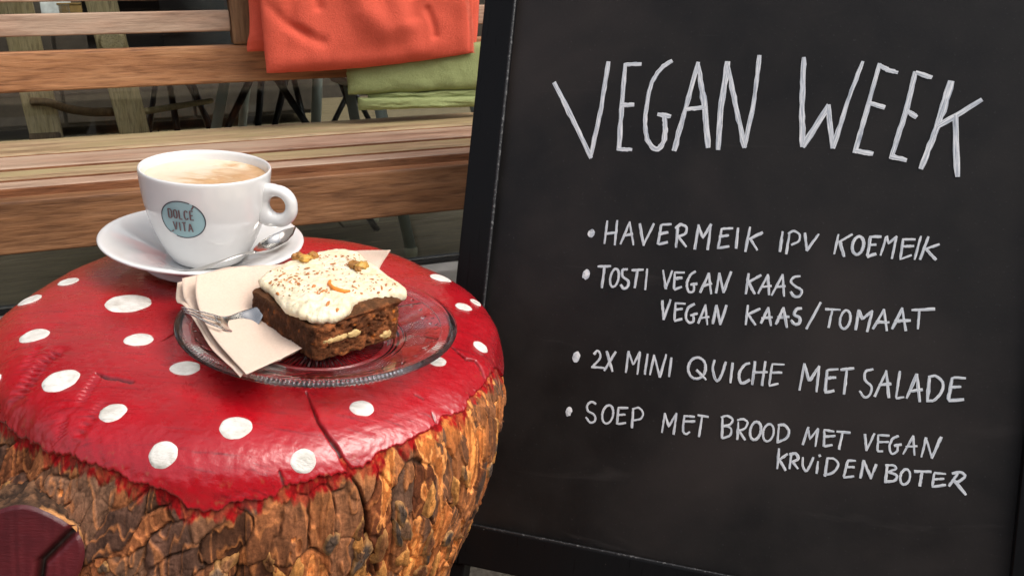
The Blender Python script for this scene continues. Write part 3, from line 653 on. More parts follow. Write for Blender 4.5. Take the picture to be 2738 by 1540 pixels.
# lip: paint thickens and rolls at the rim
lip = sstep(.985, .995, f+0*th); disp += .0003*lip; disp -= .004*sstep(.9965, 1, f+0*th); disp += .0004
disp += .0009*sstep(.90, .99, f+0*th)*fbm(ob3*.9, 4)
Pd = P+N*disp[..., None]
wear = sstep(.35, .5, fbm(ob3*3.3, 4))*sstep(.93, 1, f+0*ss)+.6*sstep(.62, .7, fbm(ob3*2.1+7, 3))
F = grid_faces(NS, NT, True)
m = MT('red_gloss_paint', (.42, .004, .010), .36, **{'Specular_IOR_Level': .5, 'Coat_Weight': .8, 'Coat_Roughness': .22})
v = m.coords(); n1 = m.noise(v, 14, 6, .6); n2 = m.noise(m.coords((1, 1, 1), rot=(0, 0, .5)), 90, 5, .7, .4); n3 = m.noise(m.coords((26, 210, 60), rot=(0, 0, .6)), 1, 4, .6)
c = m.ramp(n1, [(.3, (.29, .0008, .005)), (.55, (.41, .001, .008)), (.75, (.33, .002, .006))])
c = m.mix(m.ramp(n2, [(.62, (0, 0, 0)), (.82, (.35, .35, .35))]), c, (.40, .02, .03))
n8 = m.noise(m.coords((22, 330, 80), rot=(0, 0, .6)), 1, 5, .7, .3); c = m.mix(m.ramp(n8, [(.30, (.75, .75, .75)), (.44, (0, 0, 0))]), c, (.12, .001, .004)); c = m.mix(m.ramp(n8, [(.66, (0, 0, 0)), (.78, (.5, .5, .5))]), c, (.55, .03, .03))
c = m.mix(m.attr('wear').outputs['Fac'], c, (.33, .11, .045)); c = m.mix(m.attr('crack').outputs['Fac'], c, (.035, .012, .010)); m.color(c)
m.l(m.ramp(n2, [(.3, (.20, .20, .20)), (.7, (.38, .38, .38))]), m.b.inputs['Roughness'])
b = m.bump(n3, .5, .0008); b = m.bump(n2, .4, .0008, b); b = m.bump(m.noise(v, 420, 4, .7), .35, .0005, b); m.l(b, m.b.inputs['Coat Normal'])
M_red = m.m
cap = big_mesh('painted_top', Pd, F, M_red, stump, {'crack': crk.ravel(), 'wear': (wear*.5).ravel()})
# reduced copy for placing things on the real top
st_ = (slice(None, None, 2), slice(None, None, 5))
Pc = Pd[:, :][::2, ::5]; bvhc = BVHTree.FromPolygons([tuple(p) for p in Pc.reshape(-1, 3).tolist()], [tuple(q) for q in grid_faces(Pc.shape[0], Pc.shape[1], True).tolist()])
# ---- white dots
m = MT('white_dot_paint', (.74, .72, .66), .6); v = m.coords(); n = m.noise(v, 80, 6, .65); n2 = m.noise(m.coords((1, 3, 1), rot=(0, 0, .5)), 160, 4, .7)
m.color(m.mix(m.ramp(n2, [(.54, (0, 0, 0)), (.72, (.55, .55, .55))]), m.ramp(n, [(.3, (.50, .47, .41)), (.6, (.76, .74, .69))]), (.3, .27, .22))); m.bump(n2, .8, .0012); M_dot = m.m
DOTS = [(172, 711, 26), (322, 765, 57), (87, 846, 36), (349, 856, 37), (466, 928, 39), (153, 957, 46), (284, 1038, 35), (593, 1076, 43), (411, 1143, 38), (763, 1159, 34), (910, 1027, 34), (684, 952, 36), (1099, 910, 27), (1208, 874, 24), (1166, 773, 25), (1108, 701, 32), (75, 756, 30), (-4, 955, 14), (1196, 762, 18)]
for i, (x, y, a) in enumerate(DOTS):
    h = hit0(x*K, y*K)
    if h is None: continue
    hv = bvh0.find_nearest(Vector(h)); nn = np.array(hv[1]); nn = nn if nn[2] > 0 else -nn
    dep = np.linalg.norm(h-cS); rr_ = .88*a*K*dep/FPX; e1 = np.cross([0, 1, 0], nn); e1 /= np.linalg.norm(e1); e2 = np.cross(nn, e1)
    V = []; NA, NR = 56, 7
    for j in range(NR+1):
        for k in range(NA):
            t_ = 2*math.pi*k/NA; fr_ = 1+.02*math.sin(3*t_+i)+.012*math.sin(7*t_+2.1*i)+.004*rl.randn()*(j == NR)
            q = h+(e1*math.cos(t_)+e2*math.sin(t_))*rr_*fr_*j/NR
            r_ = bvhc.ray_cast(Vector(q+nn*.015), Vector(-nn), .05); r_ = r_ if r_[0] is not None else bvhc.find_nearest(Vector(q)); V.append(np.array(r_[0])+nn*(.0008 if j < NR else .0001))
    mesh('white_dot', V, [tuple(q) for q in grid_faces(NR+1, NA, True)], M_dot, stump)
# ---- bark
NTb, NSb = 1500, 330
# more columns on the camera side (angles 180..360+30)
tt = np.concatenate([np.linspace(R(170), R(375), 1250, endpoint=False), np.linspace(R(375), R(530), 150, endpoint=False)]); NTb = len(tt)
th = tt[None, :]+np.zeros((NSb, 1)); fz = np.linspace(0, 1, NSb)[:, None]; fz = np.where(fz < .8, fz*.55/.8*1.0, .55*1.0+(fz-.8)/.2*1.28)
s_start = (sedge(th[0])-.03)[None, :]; ss = s_start+fz*1.0; ss = np.minimum(ss, 2.95+0*ss)
P = surf(th, ss); N = np.cross(np.gradient(P, axis=1), np.gradient(P, axis=0)); N /= np.linalg.norm(N, axis=-1)[..., None]
out_ = P[..., :2]-np.array([CX, CY]); sg = np.sign((N[..., :2]*out_).sum(-1).mean()); N *= sg
X, Y, Z = P[..., 0], P[..., 1], P[..., 2]
arc = (th % (2*np.pi))*.18; P3 = np.stack([X*30, Y*30, Z*14], -1)
wx_ = arc+.007*fbm(P3*1.3, 3)+.0016*fbm(P3*6, 2)-(1-sstep(R(255), R(300), th))*Z*.55; wz_ = Z+.010*fbm(P3*1.2+9, 4)
WXC = 2*math.pi*.18/78
f1, f2, cid = worley(wx_, -wz_+.1, (78, 40), WXC, .034, 2)
f1b, f2b, cidb = worley(wx_*1.0, -wz_+.1, (156, 90), WXC/2, .013, 4)
crack1 = (1-sstep(.0, .13, f2-f1))*(.25+.75*sstep(-.25, .2, fbm(P3*1.1+22, 3))); crack2 = (1-sstep(0, .2, f2b-f1b))*sstep(-.2, .3, fbm(P3*1.5+44, 3))
side = sstep(R(262), R(300), th)           # right hand side: flaky orange scales; left: dark and chunky
lay = fbm(P3*np.array([1.6, 1.6, .8]), 3)*1.35+.12*cid
lev = lay*3.4; fl_o = np.floor(lev); fr_ = lev-fl_o; terr = fl_o+sstep(.0, .10, fr_)
ridge = np.exp(-((fr_-.13)/.09)**2)
low_ = .25+.75*sstep(.0, .10, fz)
disp = (.0018*cid+.0006*cidb+.0013*terr)*low_-.0040*crack1*(1-.3*side)-.0006*crack2*(1-.6*side)+.0004*fbm(P3*4, 4)-.0018
disp += .0003*fbm(P3*np.array([9, 9, 9]), 3)
bpts = [hit0(x*K, y*K) for x, y in ((884, 1200), (905, 1230), (915, 1262), (925, 1300), (925, 1340), (940, 1400), (950, 1446))]
bpts = [b for b in bpts if b is not None]
aa = [((math.atan2(b[1]-CY, b[0]-CX)) % (2*math.pi), b[2]) for b in bpts]
d, tp = polyd((th % (2*np.pi))*.18, Z, [(a*.18, z) for a, z in aa]); g_ = np.exp(-(d/.0009)**2); disp -= .005*g_; crack1 = np.maximum(crack1, g_)
disp = disp*sstep(.0, .09, fz)-.0010*sstep(.07, .02, fz)             # tuck under the paint lip
qf = fbm(P3*np.array([2.0, 2.0, 1.05])+np.array([120, 40, 7.]), 4)+.10*fbm(P3*5, 2); qt = .50-.36*side; pin = sstep(qt, qt+.02, qf)
disp = disp*(1-.55*pin)-.0011*pin
Pd = P+N*disp[..., None]
pal = np.array([[.095, .058, .038], [.15, .080, .046], [.21, .090, .042], [.15, .10, .07], [.24, .11, .05], [.11, .07, .055]])
palr = np.array([[.15, .058, .026], [.20, .080, .032], [.10, .068, .05], [.24, .10, .038], [.14, .075, .042], [.085, .062, .050]])
ci = (cid*5.99).astype(int); A = pal[ci]*(1-side[..., None])+palr[ci]*side[..., None]
hue = sstep(-.3, .5, fbm(P3*.8+31, 3)); A = A*(.75+.5*hue[..., None])
tan = np.array([.50, .235, .085]); tan2 = np.array([.50, .21, .055])
tn = side*(.05+.35*sstep(.05, .45, fbm(P3*np.array([.5, .5, .25])+3, 3)))+.16*(1-side)
patch = .5*sstep(.42, .62, fbm(P3*np.array([1.2, 1.2, .5])+50, 4)+.42*side-.02)
A = A*(1-(patch*.85*np.clip(tn*1.1, 0, 1))[..., None])+tan2*(patch*.85*np.clip(tn*1.1, 0, 1))[..., None]
lvr = np.sin(fl_o*12.9898+cid*3)*.5+.5; A = A*(.5+.62*lvr[..., None]); k_ = side[..., None]*(lvr[..., None] > .93)*(.2+.6*sstep(0, .5, fbm(P3*.6+90, 3)))[..., None]; A = A*(1-k_)+tan2*k_
k_ = np.clip(ridge*(.25+tn)*1.1, 0, 1)[..., None]; A = A*(1-k_)+tan*k_
k_ = np.clip(crack1*.85+crack2*.25, 0, .9)[..., None]; A = A*(1-k_)+np.array([.03, .02, .014])*k_
rim_ = pin*(1-sstep(qt+.04, qt+.12, qf)); core = pin*sstep(qt+.06, qt+.14, qf); core2 = sstep(qt+.26, qt+.30, qf)
wob = .75+.5*sstep(-.4, .4, fbm(P3*3+15, 3))[..., None]
A = A*(1-core[..., None])+np.array([.33, .135, .038])*wob*core[..., None]; A = A*(1-core2[..., None])+np.array([.60, .29, .09])*wob*core2[..., None]
rr0 = (rim_*.9)[..., None]; A = A*(1-rr0)+np.array([.66, .34, .12])*rr0
moss = (sstep(R(232), R(208), th)*sstep(-.2, .4, fbm(P3+70, 3)))[..., None]; A = A*(1-.6*moss)+np.array([.07, .052, .02])*.6*moss
A *= (1.22+.35*fbm(P3*6, 3))[..., None]
soak = sstep(.0, .010, .055+.040*fbm(P3*np.array([3.5, 3.5, 1.5])+8, 4)-fz)[..., None]*(.55+.45*sstep(-.2, .2, fbm(P3*7, 3)))[..., None]; A = A*(1-soak)+np.array([.30, .004, .008])*soak*(.55+.45*sstep(-.0045, .001, disp))[..., None]
m = MT('pine_bark', (.2, .1, .05), .9); at = m.attr('tint'); v = m.coords(); n1 = m.noise(v, 420, 5, .75); n2 = m.noise(m.coords((1, 1, .3)), 190, 5, .65)
m.color(m.mix(1, m.mix(1, at.outputs['Color'], m.ramp(n1, [(.32, (.62, .60, .59)), (.68, (1.3, 1.27, 1.25))]), 'MULTIPLY'), m.ramp(n2, [(.3, (.5, .5, .5)), (.6, (1.25, 1.2, 1.15))]), 'MULTIPLY'))
b = m.bump(n2, .5, .0016); m.bump(n1, .45, .0008, b); m.b.inputs['Specular IOR Level'].default_value = .2; M_bark = m.m
A = A*np.array([1.22, .96, .82])
bark = big_mesh('bark', Pd, grid_faces(NSb, NTb, True), M_bark, stump, {'tint': np.clip(A.reshape(-1, 3), .004, 1)})
# ---- single bark scales lying proud on the bark
bvhb = BVHTree.FromPolygons([tuple(p) for p in Pd[::2, ::2].reshape(-1, 3).tolist()], [tuple(q) for q in grid_faces(Pd[::2, ::2].shape[0], Pd[::2, ::2].shape[1], True).tolist()])
rb = np.random.RandomState(11)
def scale_piece(th_, s_, a, b, rot, colr):
    p = surf(np.array([[th_]]), np.array([[s_]]))[0, 0]
    n_ = np.array([math.cos(th_), math.sin(th_), .1]); n_ /= np.linalg.norm(n_); e2 = np.array([0, 0, 1.])-n_*n_[2]; e2 /= np.linalg.norm(e2); e1 = np.cross(e2, n_)
    c_, q_ = math.cos(rot), math.sin(rot); e1, e2 = e1*c_+e2*q_, e2*c_-e1*q_
    NA, NR = 22, 4; V = []; T = []; ph = rb.rand(4)*6.28
    for j in range(NR+1):
        for k in range(NA):
            t_ = 2*math.pi*k/NA; fr2 = 1+.16*math.sin(2*t_+ph[0])+.12*math.sin(3*t_+ph[1])+.07*math.sin(5*t_+ph[2]); rr2 = j/NR*fr2
            q = p+e1*(a*rr2*math.cos(t_))+e2*(b*rr2*math.sin(t_)); r_ = bvhb.find_nearest(Vector(q)); q0 = np.array(r_[0])
            base = q0*.75+q*.25+n_*.0008
            hgt = (.0013*(1-(j/NR)**4)+.0002*rb.randn()) if j < NR else -.0035
            V.append(base+n_*hgt); e_ = sstep(.55, .95, j/NR); T.append(colr*(1-e_)+np.array([.58, .30, .10])*e_*.9+colr*.1*e_)
    for v_ in V[:NA]: pass
    T = np.array(T)*(1+.15*rb.randn(len(T), 1))
    return big_mesh('bark_scale', np.array(V), grid_faces(NR+1, NA, True)[:, ::-1], M_bark, stump, {'tint': np.clip(T, .01, 1)})
for i in range(84):
    t_ = R(rb.uniform(200, 368)); right = t_ > R(275)
    s_ = float(sedge(np.array([t_]))[0])+.11+rb.rand()**1.1*.38
    a = rb.uniform(.0028, .0055)*(1.0 if right else 1.25); b = rb.uniform(.006, .015)*(1 if right else .7)
    cc = (palr if right else pal)[rb.randint(6)]*rb.uniform(.8, 1.2)
    if right and rb.rand() < .45: cc = np.array([.50, .22, .06])*rb.uniform(.8, 1.15)
    scale_piece(t_, s_, a, b, rb.uniform(-.35, .35)+(0 if right else rb.uniform(-.7, .3)), cc)
# ---- sawn branch stub, lower left
sc_ = hit0(50, 1500); tow = cS-sc_; tow /= np.linalg.norm(tow); sc_ = sc_+tow*.026
ax_ = tow+np.array([-.30, -.1, -.35]); ax_ /= np.linalg.norm(ax_)
e1 = np.cross([0, 0, 1.], ax_); e1 /= np.linalg.norm(e1); e2 = np.cross(ax_, e1)
NA = 120; rings = []; RB = .031
def rb_(t_): return RB*(1+.05*np.sin(2*t_+1)+.03*np.sin(5*t_))
t_ = np.linspace(0, 2*np.pi, NA, endpoint=False)
V = []; T = []
for j in range(26):
    f = j/25; L = -.060+.0585*f; rr_ = rb_(t_)*(1.30-.30*f)
    tq = np.stack([np.cos(t_)*4, np.sin(t_)*4, 0*t_+L*60], -1); nzb = .0045*fbm(tq*1.6, 5)*(1-.9*sstep(.85, 1, f))
    for k in range(NA):
        V.append(sc_+ax_*L+(e1*math.cos(t_[k])+e2*math.sin(t_[k]))*(rr_[k]+nzb[k])); q = sstep(-.1, .4, nzb[k]/.0035); T.append(np.array([.05, .03, .02])*(1-q)+np.array([.17, .09, .05])*q if f < .95 or math.cos(t_[k]-.2) < .5 else np.array([.50, .25, .10]))
stub = big_mesh('branch_stub', np.array(V), grid_faces(26, NA, True)[:, ::-1], M_bark, stump, {'tint': np.clip(np.array(T), .01, 1)})
V = []; ck = []
for j in range(41):
    for k in range(NA):
        q2 = (j/40)*np.array([math.cos(t_[k]), math.sin(t_[k])]); rr_ = rb_(t_[k])*1.03
        xq_, yq_ = q2*rr_
        d1, _ = polyd(np.array([xq_]), np.array([yq_]), [(.006, -.05), (.012, .0), (.036, .026)]); d2, _ = polyd(np.array([xq_]), np.array([yq_]), [(-.010, -.02), (-.014, .03)])
        g1 = float(np.exp(-(d1[0]/.0022)**2)); g2 = float(np.exp(-(d2[0]/.0008)**2)); h_ = .0018+.0005*math.sin(xq_*760+2.2*math.sin(xq_*310+yq_*25))*.35-.006*g1-.002*g2-.0015*sstep(.94, 1, j/40)
        V.append(sc_+ax_*h_+e1*xq_+e2*yq_); ck.append(max(g1, g2*.7))
m = MT('dark_red_endgrain_paint', (.13, .006, .012), .42); n3 = m.noise(m.coords((120, 900, 900)), 1, 4, .6); n1 = m.noise(m.coords(), 40, 5)
c = m.ramp(n1, [(.3, (.05, .0025, .005)), (.7, (.105, .007, .011))]); m.color(m.mix(m.attr('crack').outputs['Fac'], c, (.012, .006, .004))); m.bump(n3, .4, .0008); M_dred = m.m
big_mesh('sawn_face', np.array(V), grid_faces(41, NA, True), M_dred, stub, {'crack': np.array(ck)})
# ================================================================== THINGS ON THE STOOL
def W(p): return PS+SR@np.array(p, float)
def rootS(name, p, tilt=None):
    r_ = SR if tilt is None else SR@np.array(Matrix.Rotation(tilt[0], 3, 'Y') @ Matrix.Rotation(tilt[1], 3, 'X'))
    return empty(name, W(p), r_)
zt = float(bvhc.ray_cast(Vector((0, 0, .2)), Vector((0, 0, -1)))[0][2])
m = MT('white_glazed_china', (.74, .74, .73), .12); m.b.inputs['Coat Weight'].default_value = .4; m.b.inputs['Coat Roughness'].default_value = .04
v = m.coords(); n = m.noise(v, 25, 3); m.color(m.ramp(n, [(.3, (.71, .715, .71)), (.7, (.76, .755, .745))])); M_china = m.m
SZ = .0030
sau = rootS('saucer', (0, 0, SZ), (R(1.2), 0)); tag(sau, 'white porcelain saucer carrying the coffee cup', 'saucer')
sp = smooth_prof([(0, .0045), (.0240, .0045), (.0292, .0044), (.0302, .0060), (.0312, .0066), (.036, .0088), (.046, .0135), (.058, .0183), (.068, .0218), (.0735, .0232), (.0755, .0228), (.0757, .0215), (.073, .0198), (.066, .0170), (.056, .0125), (.0475, .0085), (.0455, .0060), (.0450, .0012), (.0435, 0), (.0415, .0006), (.040, .0022), (0, .0022)], 90)
lathe('dish', sp, M_china, sau, 128)
cup = rootS('coffee_cup', (.0042, 0, SZ+.0050), (R(-.3), 0)); tag(cup, 'white china cup of milky coffee with a round pale blue emblem', 'cup')
outer = [(0, .0015), (.021, .0015), (.0235, .0), (.0258, .0006), (.0275, .0025), (.0310, .0065), (.0352, .0135), (.0392, .0215), (.0424, .0305), (.0448, .040), (.0465, .050), (.0473, .0585)]
ZK = 1.205; outer = [(a, b*ZK) for a, b in outer]
cp = smooth_prof(outer+[(a, b*ZK) for a, b in [(.0475, .0605), (.0468, .0615), (.0455, .0608), (.0445, .058), (.0437, .052), (.040, .040), (.033, .022), (.022, .010), (0, .008)]], 110)
lathe('bowl', cp, M_china, cup, 144)
def rz(z): o_ = np.array(outer[3:]); return np.interp(z, o_[:, 1], o_[:, 0])
# handle: thick ring with a web running into the bowl
ha = R(-8); hd = np.array([math.cos(ha), math.sin(ha), 0]); hn = np.array([-math.sin(ha), math.cos(ha), 0]); hc = hd*.0552+np.array([0, 0, .0500])
V = []; n1_, n2_ = 72, 28
for i in range(n1_):
    p_ = 2*math.pi*i/n1_; cphi, sphi = math.cos(p_), math.sin(p_)
    ri = .0064*(1+.05*abs(sphi)); ro = .0150+.0022*max(0, -sphi)+.006*max(0, -cphi)**1.2
    mid, hw = (ri+ro)/2, (ro-ri)/2; thick = .0052+.0004*max(0, -cphi)
    for j in range(n2_):
        a_ = 2*math.pi*j/n2_; ca, sa = math.cos(a_), math.sin(a_); e_ = .85
        rr_ = mid+hw*math.copysign(abs(ca)**e_, ca); tt_ = thick*math.copysign(abs(sa)**e_, sa)*(1-.15*(ca > .0)*ca)
        V.append(hc+hd*(rr_*cphi)+np.array([0, 0, 1])*(rr_*sphi)+hn*tt_)
F = [tuple(q) for q in grid_faces(n1_, n2_, True)]+[((n1_-1)*n2_+j, (n1_-1)*n2_+(j+1) % n2_, (j+1) % n2_, j) for j in range(n2_)]
mesh('handle', V, F, M_china, cup)
# coffee
m = MT('milky_coffee', (.7, .5, .3), .28); tc = m.n('ShaderNodeTexCoord'); sx_ = m.n('ShaderNodeSeparateXYZ'); m.l(tc.outputs['Object'], sx_.inputs[0])
nz_ = m.noise(m.coords((40, 90, 1), rot=(0, 0, .35)), 1, 5, .55, 1.2); n2 = m.noise(m.coords(), 160, 4)
ma = m.n('ShaderNodeMath', operation='MULTIPLY_ADD'); m.l(sx_.outputs[0], ma.inputs[0]); ma.inputs[1].default_value = 9; m.l(nz_, ma.inputs[2])
ma2 = m.n('ShaderNodeMath', operation='MULTIPLY_ADD'); m.l(sx_.outputs[1], ma2.inputs[0]); ma2.inputs[1].default_value = -4.5; m.l(ma.outputs[0], ma2.inputs[2])
c = m.ramp(ma2.outputs[0], [(.36, (.72, .60, .45)), (.50, (.66, .47, .28)), (.62, (.50, .27, .11)), (.68, (.56, .33, .15)), (.80, (.62, .40, .21))]); m.color(m.mix(.12, c, m.ramp(n2, [(.3, (.5, .3, .15)), (.7, (.9, .8, .65))]))); m.bump(n2, .12, .0003)
m.b.inputs['Subsurface Weight'].default_value = .15; m.b.inputs['Subsurface Radius'].default_value = (.004, .003, .002); M_cof = m.m
V = []; zc_ = .0650; rC = .0442
for j in range(24):
    for k in range(96):
        a_ = 2*math.pi*k/96; r_ = rC*j/23; V.append((r_*math.cos(a_), r_*math.sin(a_), zc_+.0006*(j/23)**8+.0003*math.sin(r_*300+a_)))
mesh('coffee', V, [tuple(q) for q in grid_faces(24, 96, True)], M_cof, cup)
# emblem printed on the bowl
cm = np.array(cup.matrix_world); ci_ = np.linalg.inv(cm); CLc = (ci_@np.r_[CAM, 1])[:3]
bvhk = BVHTree.FromPolygons([tuple(p) for p in lathe_pts(cp, 144).reshape(-1, 3).tolist()], [tuple(q) for q in grid_faces(110, 144, True).tolist()])
dl = ci_[:3, :3]@ray(487, 588); hk = bvhk.ray_cast(Vector(CLc), Vector(dl).normalized())[0]; phi0, zk = math.atan2(hk.y, hk.x), hk.z
slope = 1.12
def on_cup(u_, v_, h=.00012):
    z_ = zk+v_/slope; r_ = float(rz(z_)); a_ = phi0+u_/r_; return ((r_+h)*math.cos(a_), (r_+h)*math.sin(a_), z_-.3*h)
M_teal = plain('pale_blue_print', (.30, .47, .50), .25, var=.05, bump=0); M_ink = plain('dark_print_ink', (.045, .05, .065), .35, var=.1, bump=0); M_brown = plain('brown_grey_print', (.13, .075, .08), .35, var=.1, bump=0)
RE = .0160; V = [on_cup(0, 0, .0002)]
for j in range(1, 7):
    for k in range(64): V.append(on_cup(RE*j/6*math.cos(2*math.pi*k/64), RE*j/6*math.sin(2*math.pi*k/64), .0002))
F = [(0, 1+(k+1) % 64, 1+k) for k in range(64)]+[(1+j*64+k, 1+j*64+(k+1) % 64, 1+(j+1)*64+(k+1) % 64, 1+(j+1)*64+k) for j in range(5) for k in range(64)]
emb = mesh('emblem', V, F, M_teal, cup)
def printed(name, paths, wd, mat, par, h):
    V, F = [], []
    for q in paths:
        q = np.array(q, float); T_ = np.gradient(q, axis=0); T_ /= np.linalg.norm(T_, axis=1)[:, None]; N_ = np.stack([-T_[:, 1], T_[:, 0]], 1); n0 = len(V)
        for i in range(len(q)):
            for s_ in (-.5, .5): p_ = q[i]+N_[i]*wd*s_; V.append(on_cup(p_[0], p_[1], h))
        F += [(n0+2*i, n0+2*i+1, n0+2*i+3, n0+2*i+2) for i in range(len(q)-1)]; h += .00002
    return mesh(name, V, F, mat, par, False)
arc_ = lambda a0, a1, r_=RE: [(r_*math.cos(R(a0+(a1-a0)*k/50)), r_*math.sin(R(a0+(a1-a0)*k/50))) for k in range(51)]
printed('emblem_outline', [arc_(66, 232+0), arc_(-112, 58)], .0008, M_ink, emb, .0004)
lw = .00105
GL = {'D': [[(0, 0), (0, 1)], [(0, 1), (.5, .98), (.68, .85), (.7, .5), (.68, .15), (.5, .02), (0, 0)]], 'O': [[(.35, 1), (.08, .9), (0, .5), (.08, .1), (.35, 0), (.62, .1), (.7, .5), (.62, .9), (.35, 1)]], 'L': [[(0, 1), (0, 0), (.55, 0)]],
 'C': [[(.65, .8), (.55, .95), (.33, 1), (.1, .9), (0, .5), (.1, .1), (.33, 0), (.55, .05), (.65, .2)]], 'E': [[(.6, 1), (0, 1), (0, 0), (.6, 0)], [(0, .52), (.5, .52)]], 'V': [[(0, 1), (.35, 0), (.7, 1)]], 'I': [[(.1, 1), (.1, 0)]], 'T': [[(0, 1), (.7, 1)], [(.35, 1), (.35, 0)]], 'A': [[(0, 0), (.35, 1), (.7, 0)], [(.12, .32), (.58, .32)]]}
def word(wd_, x0, y0, ch, cw, gap, adv):
    out = []
    for c_ in wd_:
        for st in GL[c_]: out.append(resamp([(x0+a*cw, y0+b*ch) for a, b in st], 12))
        x0 += adv.get(c_, .7)*cw+gap
    return out
printed('emblem_lettering', word('DOLCE', -.0094, .0010, .0078, .0036, .00155, {'I': .2, 'L': .55, 'E': .6})+[resamp([(.0076, .0101), (.0092, .0128)], 6)]+word('VITA', -.0066, -.0096, .0078, .0040, .0014, {'I': .2})+[resamp([(-.0088, -.0112), (-.0068, -.0098)], 6)], lw, M_brown, emb, .0007)
# ---- spoon
m = MT('stainless_steel', (.62, .60, .57), .16, Metallic=1.0); n = m.noise(m.coords(), 300, 3); m.l(m.ramp(n, [(.3, (.10, .10, .10)), (.7, (.24, .24, .24))]), m.b.inputs['Roughness']); M_steel = m.m
def blade(name, path, wdt, thk, dish, mat, parent, org, up=(0, 0, 1), nc=11, res=60, roll=0):
    P_ = catmull(path, res); m_ = len(P_); tq = np.linspace(0, 1, m_); ip = lambda a: np.interp(tq, np.linspace(0, 1, len(a)), a)
    wq, tk, ds = ip(wdt), ip(thk), ip(dish)
    for arr in (wq, tk, ds):
        for _ in range(4): arr[1:-1] = (arr[:-2]+2*arr[1:-1]+arr[2:])/4
    T_ = np.gradient(P_, axis=0); T_ /= np.linalg.norm(T_, axis=1)[:, None]; V = []
    rq = ip(np.atleast_1d(roll)) if np.ndim(roll) else np.full(m_, roll)
    for i in range(m_):
        sd_ = np.cross(T_[i], up); sd_ /= np.linalg.norm(sd_); nn_ = np.cross(sd_, T_[i]); sd2 = sd_*math.cos(rq[i])+nn_*math.sin(rq[i]); nn2 = nn_*math.cos(rq[i])-sd_*math.sin(rq[i])
        for side_ in (1, -1):
            for j in range(nc):
                s_ = (-1+2*j/(nc-1))*side_; V.append(P_[i]+sd2*(wq[i]/2*s_)+nn2*(-ds[i]*(1-s_*s_)+side_*tk[i]/2*(1-abs(s_)**4)**.5)-org)
    n_ = 2*nc; F = [tuple(q) for q in grid_faces(m_, n_, True)]+[tuple(range(n_))[::-1], tuple(range((m_-1)*n_, m_*n_))]
    return mesh(name, V, F, mat, parent)
so = S(560, 715, .02)
spn = rootS('teaspoon', so); tag(spn, 'steel teaspoon resting across the saucer beside the cup', 'teaspoon')
pth = [S(462, 727, .0245), S(500, 727, .0245), S(545, 716, .0225), S(600, 697, .0225), S(648, 680, .0255), S(683, 674, .0285)]
blade('handle', pth, [.0050, .0062, .0050, .0036, .0032, .0040], [.0014]*6, [-.0002]*6, M_steel, spn, so)
pb_ = [S(681, 674, .0285), S(700, 665, .0278), S(722, 650, .0280), S(748, 634, .0295), S(772, 619, .0325), S(790, 607, .0355)]
blade('bowl', pb_, [.004, .0135, .0185, .0195, .0150, .002], [.0011]*6, [.0003, .0035, .006, .0062, .004, .0], M_steel, spn, so, roll=.12)
# ---- glass plate
PC = S(855, 854, .0185); PC = np.array([PC[0], PC[1], 0]); PR = .0905
pz0 = float(bvhc.ray_cast(Vector((PC[0], PC[1], .2)), Vector((0, 0, -1)))[0][2])
PRr = None
# plate radius from the sight lines to its left and right extremes
eL, eR = S(471, 884, .0185), S(1213, 850, .0185); PR = float(np.hypot(*(eL-eR)[:2]))/2
pl = rootS('glass_plate', (PC[0], PC[1], .0012), (0, R(-.6))); tag(pl, 'clear pressed glass dessert plate with a beaded pattern under the cake', 'plate')
nr, na = 150, 720; rr_ = np.linspace(0, 1, nr)
top_r = np.array([0, .50, .54, .60, .70, .82, .93, .975, 1.0])*PR; top_z = np.array([.0048, .0048, .0056, .0070, .0105, .0140, .0168, .0180, .0165])
bot_z = np.array([.0015, .0015, .0000, .0035, .0070, .0105, .0135, .0142, .0158])
rg = rr_*PR; a_ = np.linspace(0, 2*np.pi, na, endpoint=False)[None, :]; rgc = rg[:, None]+0*a_
zt_ = np.interp(rg, top_r, top_z); zb_ = np.interp(rg, top_r, bot_z)
for _ in range(3): zt_[1:-1] = (zt_[:-2]+2*zt_[1:-1]+zt_[2:])/4; zb_[1:-1] = (zb_[:-2]+2*zb_[1:-1]+zb_[2:])/4
u_ = rgc/PR
pat = 0*u_
def band(a, b, s=.006): return sstep(a, a+s, u_)*sstep(b+s, b, u_)
pat += band(.905, .965)*np.abs(np.sin(a_*95+u_*60))*.0017                # rope rim
pat += band(.66, .80)*np.maximum(0, np.sin(a_*110)*np.sin(u_*2*np.pi/.028))*.0016*(np.sin(a_*6+1) > -.2)
pat += band(.80, .895)*sstep(.2, .7, fbm(np.stack([np.cos(a_)*u_*26, np.sin(a_)*u_*26, 0*u_+3], -1), 3))*.0022
pat += band(.66, .895)*.0009*np.exp(-((np.abs(np.sin(a_*4+u_*4)))/.10)**2)
pat += (np.exp(-((u_-.64)/.006)**2)+np.exp(-((u_-.585)/.008)**2)+np.exp(-((u_-.55)/.006)**2))*.0009
pat += band(.30, .47)*np.abs(np.sin(a_*48))*.0007
Tp = np.stack([rgc*np.cos(a_), rgc*np.sin(a_), zt_[:, None]+.00025*pat/.001*0+0*a_], -1); Bt = np.stack([rgc*np.cos(a_), rgc*np.sin(a_), zb_[:, None]-pat], -1)
nring = 5; side_ = []
for k in range(1, nring):
    q = k/nring; rq = PR+.0016*math.sin(math.pi*q); side_.append(np.stack([rq*np.cos(a_[0]), rq*np.sin(a_[0]), zt_[-1]*(1-q)+zb_[-1]*q+0*a_[0]], -1))
allr = np.concatenate([Tp, np.array(side_), Bt[::-1]], 0)
